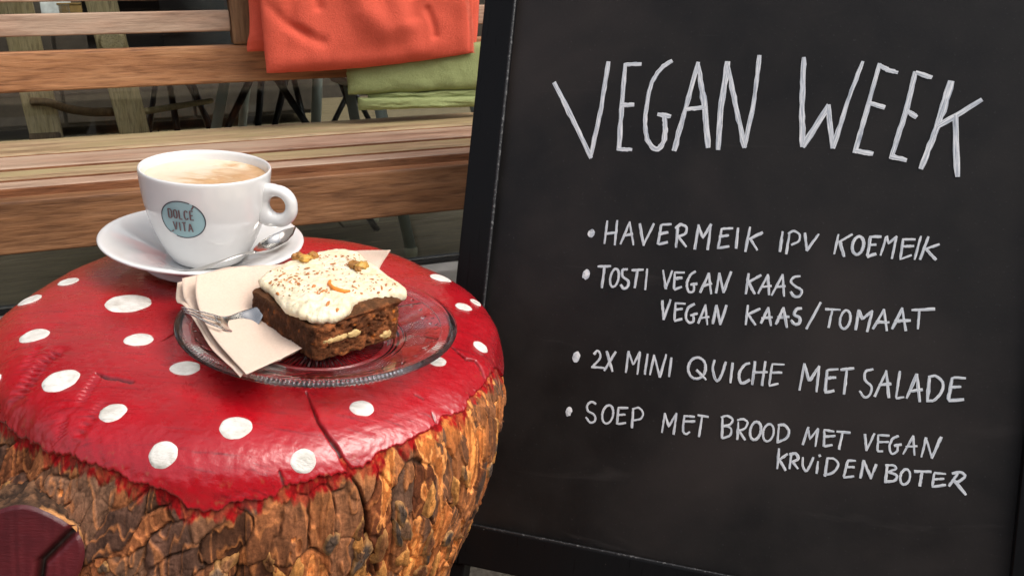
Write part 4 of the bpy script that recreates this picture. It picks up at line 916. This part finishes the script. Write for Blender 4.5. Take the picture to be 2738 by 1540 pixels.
m = bpy.data.materials.new('pressed_glass'); m.use_nodes = True; b_ = m.node_tree.nodes['Principled BSDF']; b_.inputs['Base Color'].default_value = (.97, .985, .98, 1); b_.inputs['Roughness'].default_value = .06; b_.inputs['Transmission Weight'].default_value = 1; b_.inputs['IOR'].default_value = 1.48
big_mesh('dish', allr, grid_faces(allr.shape[0], na, True)[:, ::-1], m, pl)
# ---- napkin
m = MT('recycled_paper', (.68, .52, .41), .9); v = m.coords(); n = m.noise(v, 700, 4, .7); n2 = m.noise(v, 25, 4)
m.color(m.mix(.5, m.ramp(n, [(.3, (.60, .45, .35)), (.7, (.76, .60, .49))]), m.ramp(n2, [(.3, (.64, .49, .385)), (.7, (.72, .56, .45))]))); m.bump(n, .35, .0005)
m.b.inputs['Subsurface Weight'].default_value = .1; m.b.inputs['Subsurface Radius'].default_value = (.004, .003, .002); M_nap = m.m
no = S(700, 850, .008)
nap = rootS('paper_napkin', no); tag(nap, 'folded unbleached brown paper napkin under the cake and fork', 'napkin')
GR = [[(524, 735, .031), (640, 712, .024), (770, 704, .021), (925, 672, .026), (1044, 668, .036)],
      [(524, 792, .0225), (640, 780, .0190), (780, 780, .0125), (940, 760, .010), (1012, 725, .022)],
      [(541, 848, .0200), (650, 845, .0135), (790, 850, .009), (930, 840, .009), (1000, 800, .010)],
      [(584, 918, .017), (690, 912, .0105), (800, 895, .009), (900, 880, .009), (975, 850, .009)],
      [(658, 1000, .0155), (735, 966, .012), (812, 930, .0095), (880, 910, .009), (950, 890, .009)]]
def clear(A, dz):
    rp = np.hypot(A[..., 0]-PC[0], A[..., 1]-PC[1])/PR; hp = np.interp(rp, np.r_[top_r/PR, 1.03, 1.12], np.r_[top_z+.0012+.0012, .0175, .003])
    rs_ = np.hypot(A[..., 0], A[..., 1]); hs_ = np.where(rs_ < .078, .0275, .0275-(rs_-.078)*1.2)
    need = np.maximum(hp, hs_)+.0005; A = A.copy()
    if A.shape[0] < 3: A[..., 2] = np.maximum(A[..., 2], need); return A
    for it in range(5):
        o_ = np.maximum(need-A[..., 2]+.0006, 0)
        for _ in range(14):
            o_ = np.pad(o_, 1, mode='edge'); o_ = (o_[1:-1, 1:-1]*2+o_[:-2, 1:-1]+o_[2:, 1:-1]+o_[1:-1, :-2]+o_[1:-1, 2:])/6
        A[..., 2] += o_
    A[..., 2] = np.maximum(A[..., 2], need-.0002); return A
def sheet(name, G, dz, sh=(0, 0), n=60, seed=0, cut=None):
    def place(x, y, h):
        for _ in range(8):
            p = S(x, y, h); q = clear(p[None, None], 0)[0, 0]; h = max(h, float(q[2])-.0002+lift)
        return S(x, y, h)
    lift = .0008 if name == 'top_fold' else .0004 if name == 'middle_fold' else 0
    G = np.array([[place(x, y, h) for i, (x, y, h) in enumerate(r_)] for r_ in G])
    A1 = np.array([catmull(r_, n) for r_ in G]); A2 = np.array([catmull(A1[:, k], n) for k in range(n)]).transpose(1, 0, 2)
    q = np.stack(np.meshgrid(np.linspace(0, 4, n), np.linspace(0, 4, n)), -1); A2 = clear(A2, dz); A2[..., 2] += .0006*fbm(np.concatenate([q, 0*q[..., :1]+seed], -1)*1.3, 4)
    for u0, w0, d0 in ((1.25, .05, .0007), (2.3, .04, .0005)): A2[..., 2] -= d0*np.exp(-((q[..., 0]-u0+.05*np.sin(q[..., 1]*2))/w0)**2)
    A2[..., 2] -= .0006*np.exp(-((q[..., 1]-2.05)/.05)**2)
    if cut: A2 = A2[:, :cut]
    A3 = A2.copy(); A3[..., 2] -= .00035; V = np.concatenate([A2.reshape(-1, 3), A3.reshape(-1, 3)])-no; r_, c_ = A2.shape[:2]; F = np.concatenate([grid_faces(r_, c_), grid_faces(r_, c_)[:, ::-1]+r_*c_])
    ed = []
    bd = [i*c_ for i in range(r_)]; ed += [(bd[i], bd[i+1], bd[i+1]+r_*c_, bd[i]+r_*c_) for i in range(r_-1)]
    bd = [(r_-1)*c_+i for i in range(c_)]; ed += [(bd[i], bd[i+1], bd[i+1]+r_*c_, bd[i]+r_*c_) for i in range(c_-1)]
    bd = list(range(c_)); ed += [(bd[i+1], bd[i], bd[i]+r_*c_, bd[i+1]+r_*c_) for i in range(c_-1)]
    bd = [i*c_+c_-1 for i in range(r_)]; ed += [(bd[i+1], bd[i], bd[i]+r_*c_, bd[i+1]+r_*c_) for i in range(r_-1)]
    return big_mesh(name, V, np.concatenate([F, np.array(ed)]), M_nap, nap)
sheet('top_fold', GR, 0, seed=1)
G2 = [[(x-(30 if i == 0 else 10)*(1 if j < 2 else .35)+(-8 if (i == 0 and j == 0) else 0), y+(8 if i == 0 else 3), h-.0018-.001*(i == 0)) for i, (x, y, h) in enumerate(r_)] for j, r_ in enumerate(GR)]
sheet('middle_fold', G2, 0, seed=2, cut=34)
G3 = [[(x-(50 if i == 0 else 18)*(1 if j < 2 else .3), y+(20 if i == 0 else -3 if j == 4 else 6), h-.0040-.0025*(i == 0)-.0*i) for i, (x, y, h) in enumerate(r_)] for j, r_ in enumerate(GR)]
sheet('bottom_fold', G3, 0, seed=3, cut=26)
# ---- fork
fo = S(640, 850, 0.0185)
frk = rootS('cake_fork', fo); tag(frk, 'small steel pastry fork with its tines over the left plate rim', 'fork')
hp = [S(586, 862, 0.0235), S(612, 868, 0.0200), S(640, 865, 0.0180), S(668, 850, 0.0180), S(694, 832, 0.0210), S(712, 822, 0.0225)]
blade('head', hp, [.0150, .0185, .0190, .0165, .010, .006], [.0012]*6, [.0008, .0012, .0014, .0012, .0004, 0], M_steel, frk, fo, roll=-.30)
for k, o_ in enumerate((-1, 0, 1)):
    dx, dy = o_*5, o_*13
    tp_ = [S(592+o_*3, 863+o_*15, 0.0233), S(560+o_*2, 852+o_*13, 0.0260), S(525+o_*2, 839+o_*9, 0.0287), S(488+o_*4, 827+o_*6, 0.0307)]
    blade('tine', tp_, [.0026, .0021, .0017, .0008], [.0013, .0012, .001, .0007], [0]*4, M_steel, frk, fo, nc=5, res=24, roll=-.30)
# ---- cake
hb = .0105
cL, cF, cR_ = S(668, 853, hb), S(842, 970, hb), S(1071, 902, hb); cB = cL+cR_-cF
co = np.array([(cL+cR_)[0]/2, (cL+cR_)[1]/2, hb]); cake = rootS('carrot_cake_slice', co)
tag(cake, 'square of carrot cake with cream frosting and walnuts on the glass plate', 'cake')
hts = [.0215, .0225, .0265, .0235]
def cmap(p, q, r_):   # p: L->F, q: F side -> R side, r: up
    bx = (cL*(1-p)+cF*p)*(1-q)+(cB*(1-p)+cR_*p)*q
    h_ = (hts[0]*(1-p)+hts[1]*p)*(1-q)+(hts[3]*(1-p)+hts[2]*p)*q; return bx+np.array([0, 0, 1.])*(h_*r_)
V = []; Fc = []; NP, NQ, NRr = 110, 120, 56
def face(fn, a, b, ori):
    global V, Fc
    ga, gb_ = np.meshgrid(np.linspace(0, 1, a), np.linspace(0, 1, b), indexing='ij'); pts = np.array([[cmap(*fn(x, y)) for y in np.linspace(0, 1, b)] for x in np.linspace(0, 1, a)])
    n0 = sum(len(v_) for v_ in V); V.append(pts.reshape(-1, 3)); f_ = grid_faces(a, b)+n0; Fc.append(f_ if ori else f_[:, ::-1])
face(lambda x, y: (x, 0, y), NP, NRr, True); face(lambda x, y: (1, x, y), NQ, NRr, True); face(lambda x, y: (x, 1, y), NP//2, NRr//2, False); face(lambda x, y: (0, x, y), NQ//2, NRr//2, False)
face(lambda x, y: (x, y, 1), NP, NQ, True); face(lambda x, y: (x, y, 0), 20, 20, False)
Vc = np.concatenate(V); Fc = np.concatenate(Fc)
cen = (cL+cR_)/2+np.array([0, 0, .011])
me = bpy.data.meshes.new('tmp'); 
# rounded corners and crumb
uax = (cF-cL)/np.linalg.norm(cF-cL); wax = (cR_-cF)/np.linalg.norm(cR_-cF); LU = np.linalg.norm(cF-cL); LW = np.linalg.norm(cR_-cF)
d_ = Vc-cen; G_ = np.array([uax[:2], wax[:2]]).T; ab = np.linalg.solve(G_, d_[:, :2].T).T; a1, b1, c1 = ab[:, 0]/(LU/2), ab[:, 1]/(LW/2), d_[:, 2]/.012
ex = (np.abs(a1)**14+np.abs(b1)**14+np.abs(c1)**14)**(1/14); Vc = cen+d_/np.maximum(ex, 1e-3)[:, None]*np.maximum(np.abs(a1), np.maximum(np.abs(b1), np.abs(c1)))[:, None]
outn = np.where((np.abs(a1) > .97)[:, None], np.sign(a1)[:, None]*uax, 0)+np.where((np.abs(b1) > .97)[:, None], np.sign(b1)[:, None]*wax, 0)+np.where((np.abs(c1) > .9)[:, None], np.sign(c1)[:, None]*np.array([0, 0, 1.]), 0)
outn /= np.linalg.norm(outn, axis=1)[:, None]+1e-9
cut_ = sstep(.9, 1.0, a1)           # the crumbly cut face
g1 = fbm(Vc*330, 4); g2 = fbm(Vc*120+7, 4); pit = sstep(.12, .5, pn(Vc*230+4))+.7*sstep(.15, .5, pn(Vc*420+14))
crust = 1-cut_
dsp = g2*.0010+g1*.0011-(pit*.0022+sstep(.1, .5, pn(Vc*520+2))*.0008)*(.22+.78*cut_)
dsp += .0012*np.maximum(0, pn(Vc*90+40))
Vd = Vc+outn*dsp[:, None]
hm = np.clip((Vc[:, 2]-hb)/.024, 0, 1)
cake_col = np.array([.10, .034, .012])*crust[:, None]+np.array([.20, .064, .020])*cut_[:, None]
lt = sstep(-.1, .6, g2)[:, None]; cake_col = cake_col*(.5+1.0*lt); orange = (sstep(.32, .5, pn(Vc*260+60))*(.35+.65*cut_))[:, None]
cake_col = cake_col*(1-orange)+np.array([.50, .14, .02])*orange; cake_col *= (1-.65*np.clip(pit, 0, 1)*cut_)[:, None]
cake_col += (crust*sstep(.72, 1, hm)*.5)[:, None]*np.array([.10, .05, .02])
m = MT('carrot_sponge', (.1, .04, .015), .8); at = m.attr('tint'); n = m.noise(m.coords(), 900, 4, .7); m.color(m.mix(1, at.outputs['Color'], m.ramp(n, [(.3, (.6, .6, .6)), (.7, (1.4, 1.4, 1.4))]), 'MULTIPLY')); m.bump(n, .8, .0007)
m.b.inputs['Specular IOR Level'].default_value = .2; M_sponge = m.m
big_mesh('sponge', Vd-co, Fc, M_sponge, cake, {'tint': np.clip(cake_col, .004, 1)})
# frosting
Z4 = lambda x, y, h: S(440+x/3.22, 620+y/3.22, h)
fr_pts = [(806, 430, .0345), (870, 372, .0345), (1000, 300, .0345), (1120, 252, .0345), (1300, 200, .0345), (1470, 172, .0345), (1620, 178, .0345), (1720, 245, .0345), (1830, 325, .0345), (1905, 385, .0345), (1995, 450, .0345), (2085, 528, .0345), (2065, 562, .0345), (1900, 582, .0345), (1730, 598, .0345), (1640, 640, .0345), (1610, 690, .0345), (1560, 745, .0345), (1450, 782, .0345), (1300, 786, .0345), (1180, 762, .0345), (1060, 700, .0345), (985, 625, .0345), (945, 565, .0345), (885, 505, .0345), (830, 465, .0345)]
bd_ = catmull([Z4(*p) for p in fr_pts]+[Z4(*fr_pts[0])], 361)[:-1]; cen_f = bd_.mean(0); cen_f[2] = .041
NF = 110; nb = len(bd_); f = (np.linspace(0, 1, NF)[:, None]); dirv = bd_[None]-cen_f[None, None]
Pf_ = cen_f+dirv*f[..., None]
ztop = (hb+.024)*1.0; base_t = .0402+(Pf_[..., 0]-cen_f[0])*.02
edge_z = bd_[:, 2][None]+0*f
prof = (1-f**7)**.45 if False else np.sqrt(np.clip(1-f**6, 0, 1))
nzp = np.stack([Pf_[..., 0], Pf_[..., 1], 0*f+0*edge_z], -1)
lump = fbm(nzp*np.array([70, 120, 1]), 4)*.0028+fbm(nzp*230+9, 3)*.0010+.0022*np.abs(pn(nzp*np.array([80, 150, 1])+33))
front = np.exp(-((Pf_[..., 0]-bd_[280 % nb][0]*0-cF[0]+.0)**2+(Pf_[..., 1]-cF[1])**2)/(2*.028**2))
Pf_[..., 2] = edge_z*(1-prof)+(base_t)*prof+lump*(.35+.65*f)*(1+.7*front)*(1-.55*f**8)+.0024*front
jit = 1+(.03*fbm(np.stack([np.cos(np.linspace(0, 6.28, nb))*9, np.sin(np.linspace(0, 6.28, nb))*9, 0*bd_[:, 0]], -1), 4))[None, :, None]*f[..., None]**3
Pf_[..., :2] = cen_f[:2]+(Pf_[..., :2]-cen_f[:2])*jit
under = []
for k, (sc2, dz) in enumerate(((.995, -.0016), (.97, -.0032), (.9, -.0034), (.6, -.003))):
    u2 = Pf_[-1].copy(); u2[:, :2] = cen_f[:2]+(u2[:, :2]-cen_f[:2])*sc2; u2[:, 2] += dz; u2[:, 2] = np.where(sc2 < .93, np.maximum(u2[:, 2], .030), u2[:, 2]); under.append(u2)
Pa = np.concatenate([Pf_, np.array(under)], 0)
m = MT('cream_frosting', (.84, .76, .58), .38); v = m.coords(); n = m.noise(v, 60, 5); n2 = m.noise(v, 380, 4, .65); n3 = m.noise(v, 210, 4, .75, .5)
c = m.ramp(n, [(.3, (.80, .68, .44)), (.7, (.88, .79, .60))]); sp_ = m.n('ShaderNodeSeparateXYZ'); 
c = m.mix(m.ramp(m.noise(v, 420, 3, .8), [(.66, (0, 0, 0)), (.72, (.5, .5, .5))]), c, (.50, .24, .09)); m.color(c); b_0 = m.bump(n2, .6, .0012); m.bump(n3, .5, .0016, b_0)
m.b.inputs['Subsurface Weight'].default_value = .25; m.b.inputs['Subsurface Radius'].default_value = (.006, .004, .002); m.b.inputs['Subsurface Scale'].default_value = .6; M_frost = m.m
fros = big_mesh('frosting', Pa-co, grid_faces(Pa.shape[0], nb, True), M_frost, cake)
bvf = BVHTree.FromPolygons([tuple(p) for p in Pa.reshape(-1, 3).tolist()], [tuple(q) for q in grid_faces(Pa.shape[0], nb, True).tolist()])
def onf(x, y):
    d = SR.T@ray(440+x/3.22, 620+y/3.22); h = bvf.ray_cast(Vector(cS), Vector(d).normalized()); return None if h[0] is None else (np.array(h[0]), np.array(h[1]))
def blob(name, cen_, rx, ry, rz_, mat, parent, seed, org, tint=None, rot=0, sub=4, amp=.25, fq=2.2):
    bm = bmesh.new(); bmesh.ops.create_icosphere(bm, subdivisions=sub, radius=1); q = np.array([v_.co[:] for v_ in bm.verts])
    q = q*(1+amp*fbm(q*fq+seed, 4))[:, None]; fold = .18*np.abs(np.sin(q[:, 0]*4+seed)); q *= (1-fold*.6*(amp > .2))[:, None]
    c_, s_ = math.cos(rot), math.sin(rot); q = q*np.array([rx, ry, rz_]); q = np.stack([q[:, 0]*c_-q[:, 1]*s_, q[:, 0]*s_+q[:, 1]*c_, q[:, 2]], -1)+cen_-org
    for v_, p_ in zip(bm.verts, q): v_.co = p_
    me = bpy.data.meshes.new(name); bm.to_mesh(me); bm.free(); return link(name, me, mat, parent)
M_wal = plain('walnut_brown', (.36, .16, .035), .5, var=.45, sc=260, bump=.5); M_wpale = plain('walnut_flesh', (.62, .42, .17), .55, var=.2, sc=200, bump=.4); M_zest = plain('orange_zest', (.80, .26, .03), .4, var=.2, sc=200, bump=.3)
for i, (x, y, a, b, c_) in enumerate(((1155, 232, .0052, .0038, .0034), (1215, 243, .0050, .0040, .0026), (1280, 222, .0046, .0036, .0034), (1640, 300, .0050, .0040, .0036), (1700, 308, .0054, .0036, .0034), (1665, 330, .0038, .0026, .0020))):
    h = onf(x, y)
    if h: blob('walnut_piece', h[0]+np.array([0, 0, .0012]), a, b, c_, M_wal if i not in (1, 4) else plain('walnut_yellow', (.55, .30, .06), .5, var=.4, sc=260, bump=.5), cake, i*3.1, co, rot=i, amp=.42, fq=1.6)
zs = [onf(x, y) for x, y in ((1425, 430), (1418, 462), (1450, 495), (1500, 512), (1550, 522), (1598, 518))]
tube('orange_zest', [h[0]+np.array([0, 0, .0009])-co for h in zs if h], [.0008, .0014, .0015, .0015, .0014, .0006], M_zest, cake, n=8)
for (x0_, y0_, x1_, y1_) in ((1330, 535, 1400, 505), (1270, 480, 1300, 465), (960, 530, 985, 545), (1395, 640, 1420, 600), (1480, 690, 1495, 660)):
    a_1, b_1 = onf(x0_, y0_), onf(x1_, y1_)
    if a_1 and b_1: tube('carrot_shred', [a_1[0]-co, (a_1[0]+b_1[0])/2-co+np.array([0, 0, .0006]), b_1[0]-co], [.0005, .0011, .0005], plain('carrot_brown', (.50, .19, .05), .6, var=.3, sc=200), cake, n=6)
# cinnamon flecks
V, F = [], []
rf = np.random.RandomState(8)
for (x0_, x1_, y0_, y1_, n_) in ((900, 1250, 300, 520, 60), (1330, 1760, 190, 300, 60), (1280, 1560, 300, 420, 22), (1560, 2000, 340, 540, 42), (960, 1180, 400, 560, 30), (1280, 1440, 490, 560, 16), (1780, 1860, 400, 500, 6)):
    for _ in range(n_):
        h = onf(rf.uniform(x0_, x1_), rf.uniform(y0_, y1_))
        if not h or h[1][2]*np.sign(h[1][2]) < .3: continue
        p_, n_0 = h; n_0 = n_0*np.sign(n_0[2]); e1_ = np.cross(n_0, [1, 0, 0]); e1_ /= np.linalg.norm(e1_); e2_ = np.cross(n_0, e1_); s_ = abs(rf.randn())*.00042+.0002; n0 = len(V); asp = rf.uniform(1, 2.6); ro_ = rf.rand()*3
        for k in range(6):
            a_ = k*math.pi/3; uu, vv = s_*asp*math.cos(a_)*rf.uniform(.6, 1.2), s_*math.sin(a_)*rf.uniform(.6, 1.2); V.append(p_+n_0*.00025+e1_*(uu*math.cos(ro_)-vv*math.sin(ro_))+e2_*(uu*math.sin(ro_)+vv*math.cos(ro_))-co)
        V.append(p_+n_0*.0006-co); F += [(n0+k, n0+(k+1) % 6, n0+6) for k in range(6)]
ck_ = mesh('cinnamon_flecks', V, F, plain('cinnamon', (.42, .16, .045), .8, var=.5, sc=400, bump=0), cake, False); ck_['kind'] = 'stuff'
# walnuts showing in the cut face
def cutp(px_, py_):
    n_ = np.cross(wax, [0, 0, 1.]); d = SR.T@ray(px_, py_); t_ = ((cF-cS)@n_)/(d@n_); return cS+d*t_
for i, (x, y, a, b) in enumerate(((1450, 925, .0078, .0024), (1520, 905, .005, .0022), (1630, 875, .0060, .0026), (1905, 880, .0050, .0032))):
    p_ = cutp(440+x/3.22, 620+y/3.22)-uax*.0002; blob('walnut_slice', p_, a if True else 0, .0016, b, M_wpale, cake, i*5.3+1, co, rot=math.atan2(wax[1], wax[0]), amp=.3)
for i, (x, y) in enumerate(((655, 842), (690, 820), (735, 860), (830, 1130))):
    blob('cake_crumb', Z4(x, y, .0125), .0020, .0014, .0010, M_sponge, cake, i*2.2, co, amp=.4, sub=3).data.attributes.new('tint', 'FLOAT_COLOR', 'POINT').data.foreach_set('color', [.2, .07, .02, 1]*642) if False else None
# ================================================================== INSIDE THE SHOP (seen through the window)
M_pine = wood('pale_pine', (.50, .39, .20), (.66, .53, .30), (.74, .62, .38), .6, axis=2)
M_ldark = wood('brown_chair_wood', (.10, .06, .03), (.20, .125, .06), (.28, .18, .09), .6, axis=2)
M_blk = plain('black_metal', (.010, .010, .011), .3, bump=0); M_tube = plain('grey_green_tube_paint', (.58, .66, .62), .4, var=.08, bump=.05)
M_cap = plain('pale_rubber_foot', (.66, .66, .50), .7); M_shell = plain('black_seat_shell', (.012, .011, .012), .35, bump=0)
# wooden bar stool with four broad legs
def bar(name, p0, p1, wv, wd_, tv, td, mat, parent, org):
    p0, p1 = np.array(p0, float), np.array(p1, float); wv = np.array(wv, float); tv = np.array(tv, float); V = []
    for p_ in (p0, p1):
        for a, b in ((-1, -1), (1, -1), (1, 1), (-1, 1)): V.append(p_+wv*wd_/2*a+tv*td/2*b-org)
    o = mesh(name, V, [(0, 1, 2, 3)[::-1], (4, 5, 6, 7), (0, 1, 5, 4), (1, 2, 6, 5), (2, 3, 7, 6), (3, 0, 4, 7)], mat, parent, False)
    bm = bmesh.new(); bm.from_mesh(o.data); bmesh.ops.recalc_face_normals(bm, faces=bm.faces); bmesh.ops.bevel(bm, geom=bm.edges[:], offset=.003, segments=2, affect='EDGES'); bm.to_mesh(o.data); bm.free(); return o
def ext(pa, pb, z):      # continue the line pa-pb to height z
    t = (z-pa[2])/(pb[2]-pa[2]); return pa+(pb-pa)*t
D1, D2 = 2.70, 3.05
a0, a1_ = at_perp(271, 5, D1), at_perp(354, 330, D1); topA, botA = ext(a0, a1_, .86), ext(a0, a1_, .0)
b0, b1_ = at_perp(42, 12, D2), at_perp(122, 350, D2); topB, botB = ext(b0, b1_, .86), ext(b0, b1_, .0)
org = np.array([(botA+botB)[0]/2-.12, (botA+botB)[1]/2, 0])
st = empty('wooden_bar_stool', org); tag(st, 'pale pine bar stool with broad slanting legs seen through the window at left', 'bar stool')
bar('leg', botA, topA, BD, .076, NB, .034, M_pine, st, org); bar('leg', botB, topB, BD, .086, NB, .045, M_pine, st, org)
sh_ = BD*-.62
mir = lambda p_, c0: p_+sh_
botC, topC = botA-BD*.62+BD*0, topA-BD*.42; botD, topD = botB-BD*.66, topB-BD*.42
bar('leg', botC, topC, BD, .058, NB, .030, M_pine, st, org); bar('leg', botD, topD, BD, .058, NB, .030, M_pine, st, org)
mid = (topA+topB+topC+topD)/4; mid[2] = .875
bar('seat', mid-BD*.22, mid+BD*.22, NB, .44, UP, .03, M_pine, st, org)
for f_, w_ in ((.50, .045), (.30, .05), (.66, .04)):
    pB = botB*(1-f_)+topB*f_; bar('step', pB-BD*.045-NB*.024, pB+BD*.040-NB*.024, UP, w_*.5, NB, .012, M_ldark, st, org)
q0, q1 = at_perp(86, 272, D2-.03), at_perp(300, 300, D1+.03)
tube('stretcher', [q0-org, at_perp(130, 275, D2-.06)-org, at_perp(180, 291, D1+.25)-org, at_perp(240, 300, D1+.12)-org, q1-org], [.012, .012], M_ldark, st, n=10)
k0 = at_perp(300, 113, D1-.028)
bm = bmesh.new(); bmesh.ops.create_cone(bm, cap_ends=True, segments=24, radius1=.034, radius2=.027, depth=.022); me = bpy.data.meshes.new('peg_cap'); bm.to_mesh(me); bm.free()
o = link('peg_cap', me, M_pine, st, False); o.location = Vector(k0-org); o.rotation_euler = Vector(-NB).to_track_quat('Z', 'Y').to_euler()
# long pale stick / second stool rail
s0, s1 = at_perp(385, 299, D1+.02), at_perp(565, 270, 3.05)
o = tube('wooden_pole', [s0*1.0-s1, (s0+s1)/2-s1, s1-s1], [.009, .008], M_pine, None, n=8); o.location = Vector(s1); tag(o, 'thin pale wooden rod leaning between the bar stool and a metal leg', 'rod')
# tubular table and chairs
def leg_line(parent, org, pa, pb, D, rad, mat, ztop, zbot=0.0, name='leg', Db=None):
    A, B = at_perp(*pa, D), at_perp(*pb, Db or D); return tube(name, [ext(A, B, ztop)-org, ext(A, B, zbot)-org], [rad, rad], mat, parent, n=14)
org = at_perp(720, 300, 2.75)*np.array([1, 1, 0]); tb_ = empty('tube_leg_table', org); tag(tb_, 'table on grey green tubular legs behind the window pane', 'table')
leg_line(tb_, org, (600, 225), (579, 335), 2.75, .0145, M_tube, .735); leg_line(tb_, org, (849, 213), (845, 320), 2.75, .0150, M_tube, .735)
cc_ = at_perp(725, 250, 3.05); cc_[2] = 0
leg_line(tb_, org, (600+60, 225), (588+60, 335), 3.45, .0145, M_tube, .735); leg_line(tb_, org, (849, 213), (845, 320), 3.45, .0150, M_tube, .735)
o = boxmesh('table_top', (-.42, -.1, .736), (.42, .85, .76), M_ldark, tb_, bev=.003, origin=(0, 0, .74)); o.rotation_euler.z = R(21.03)
# near chair whose front leg shows below the bench
org = at_perp(1100, 690, 2.20)*np.array([1, 1, 0]); ch = empty('tube_leg_chair', org); tag(ch, 'chair with a grey green tube leg and pale rubber foot seen under the bench', 'chair')
A, B = at_perp(1078, 575, 2.20), at_perp(1099, 672, 2.20); B = ext(A, B, .022); top = ext(A, B, .43)
def tleg(b, t):
    b = np.array(b); t = np.array(t); o = tube('leg', [t-org, b-org], [.0145, .0145], M_tube, ch, n=16); V = []
    pr = [(.0, -.022), (.011, -.0215), (.0155, -.017), (.0175, -.008), (.0175, .004), (.0150, .007)]
    P_ = lathe_pts(pr, 20); k = big_mesh('rubber_foot', P_+(b-org), grid_faces(len(pr), 20, True), M_cap, o); return o
tleg(B, top); tleg(B+NB*.42-BD*.0, top+NB*.34); tleg(B+BD*.40+NB*.0, top+BD*.34); tleg(B+BD*.40+NB*.42, top+BD*.34+NB*.34)
ctr = top+BD*.17+NB*.17; bar('seat', ctr-BD*.21, ctr+BD*.21, NB, .42, UP, .022, M_ldark, ch, org)
bar('backrest', ctr+NB*.22-BD*.2+UP*.33, ctr+NB*.22+BD*.2+UP*.33, UP, .12, NB, .014, M_ldark, ch, org)
tube('back_post', [top+NB*.34+UP*.01-org, top+NB*.375+UP*.4-org], [.0125, .0125], M_tube, ch, n=12); tube('back_post', [top+BD*.34+NB*.34+UP*.01-org, top+BD*.34+NB*.375+UP*.4-org], [.0125, .0125], M_tube, ch, n=12)
def shell_chair(D, legs, cxp, lab, label, rad=.0095, yaw=0, hide=False):
    c_ = at_perp(cxp, 250, D); org = np.array([c_[0], c_[1], 0]); r_ = empty('black_shell_chair', org); tag(r_, lab, 'chair', 'black shell chairs inside the shop')
    for (pa, pb, dD) in legs: leg_line(r_, org, pa, pb, D+dD, rad, M_blk, .448)
    nu, nv = 28, 40; u, v = np.meshgrid(np.linspace(-1, 1, nu), np.linspace(0, 1, nv)); 
    # seat then curving up into the backrest, open towards the camera side
    s_ = v*.86; y = np.where(s_ < .42, -.21+s_, .21+.05*np.sin((s_-.42)*3.2)); z = .46+np.where(s_ < .42, .012*np.cos(s_*7), 0)+np.maximum(0, s_-.40)*.86
    wd_ = .225*(1-.25*np.clip((s_-.6)/.3, 0, 1)**2); x = u*wd_; z = z+.035*np.abs(u)**3*(s_ < .5)+0; y = y-.06*np.abs(u)**2.5*sstep(.35, .6, s_)
    cy_, sy_ = math.cos(yaw), math.sin(yaw); xx = x*cy_-y*sy_; yy = x*sy_+y*cy_
    P_ = xx[..., None]*BD+yy[..., None]*NB+z[..., None]*UP; P2 = P_+UP*-.006+NB*.006
    V = np.concatenate([P_.reshape(-1, 3), P2.reshape(-1, 3)]); k = nu*nv; F = np.concatenate([grid_faces(nv, nu), grid_faces(nv, nu)[:, ::-1]+k]); big_mesh('seat_shell', V, F, M_shell, r_)
    return r_
shell_chair(2.5, [((664, 225), (608, 342), 0), ((698, 222), (690, 334), .25), ((742, 215), (815, 325), .02), ((762, 222), (738, 322), .3)], 705, 'black shell chair with splayed black legs left of the orange blanket corner', '')
shell_chair(3.0, [((787, 216), (812, 322), 0), ((908, 212), (948, 316), .05), ((938, 236), (898, 316), .3), ((960, 270), (985, 318), .35)], 880, 'black shell chair with crossing legs just left of the green blanket', '')
shell_chair(2.9, [((455, 236), (474, 346), 0), ((375, 0), (392, 30), .5), ((520, 236), (560, 346), .4), ((415, 225), (400, 340), .6)], 470, 'black shell chair behind the middle bench back rails', '')
# chrome ring foot of another seat and dark counter behind
org = at_perp(560, 20, 4.0)*np.array([1, 1, 0]); dk = empty('dark_cabinet', NB*(WP+.2+3.2)+BD*-.6, BR); tag(dk, 'low dark cabinet standing against the back wall of the shop', 'cabinet')
boxmesh('carcass', (-2.2, 0, .05), (1.4, .5, .52), plain('dark_cabinet_wood', (.03, .024, .018), .6), dk, bev=.004)
for i in range(6): boxmesh('cabinet_door', (-2.19+i*.6, -.02, .07), (-1.605+i*.6, -.001, .50), plain('dark_cabinet_door', (.038, .030, .022), .5), dk, bev=.004)
for k_, (px_, w_, h_, c_, lab) in enumerate(((150, .13, .17, (.55, .58, .58), 'white carton standing on the dark cabinet inside the shop'), (205, .16, .10, (.20, .12, .03), 'small brown carton beside the white carton inside the shop'), (450, .5, .06, (.12, .12, .09), 'flat grey tray on the cabinet inside the shop'))):
    p_ = at_perp(px_, 20, WP+.2+3.35); xq = float(p_@BD)+.6
    bx = empty('carton', NB*(WP+.2+3.3)+BD*float(p_@BD)+UP*.521, BR); tag(bx, lab, 'box' if k_ < 2 else 'tray')
    if k_ == 2: bx.name = 'tray'
    cm_ = plain('card_%d' % k_, c_, .7); boxmesh('body', (-w_/2, 0, 0), (w_/2, .1, h_), cm_, bx, bev=.003); boxmesh('flap' if k_ < 2 else 'rim', (-w_/2-.004, -.004, h_), (w_/2+.004, .104, h_+.008), cm_, bx, bev=.002)
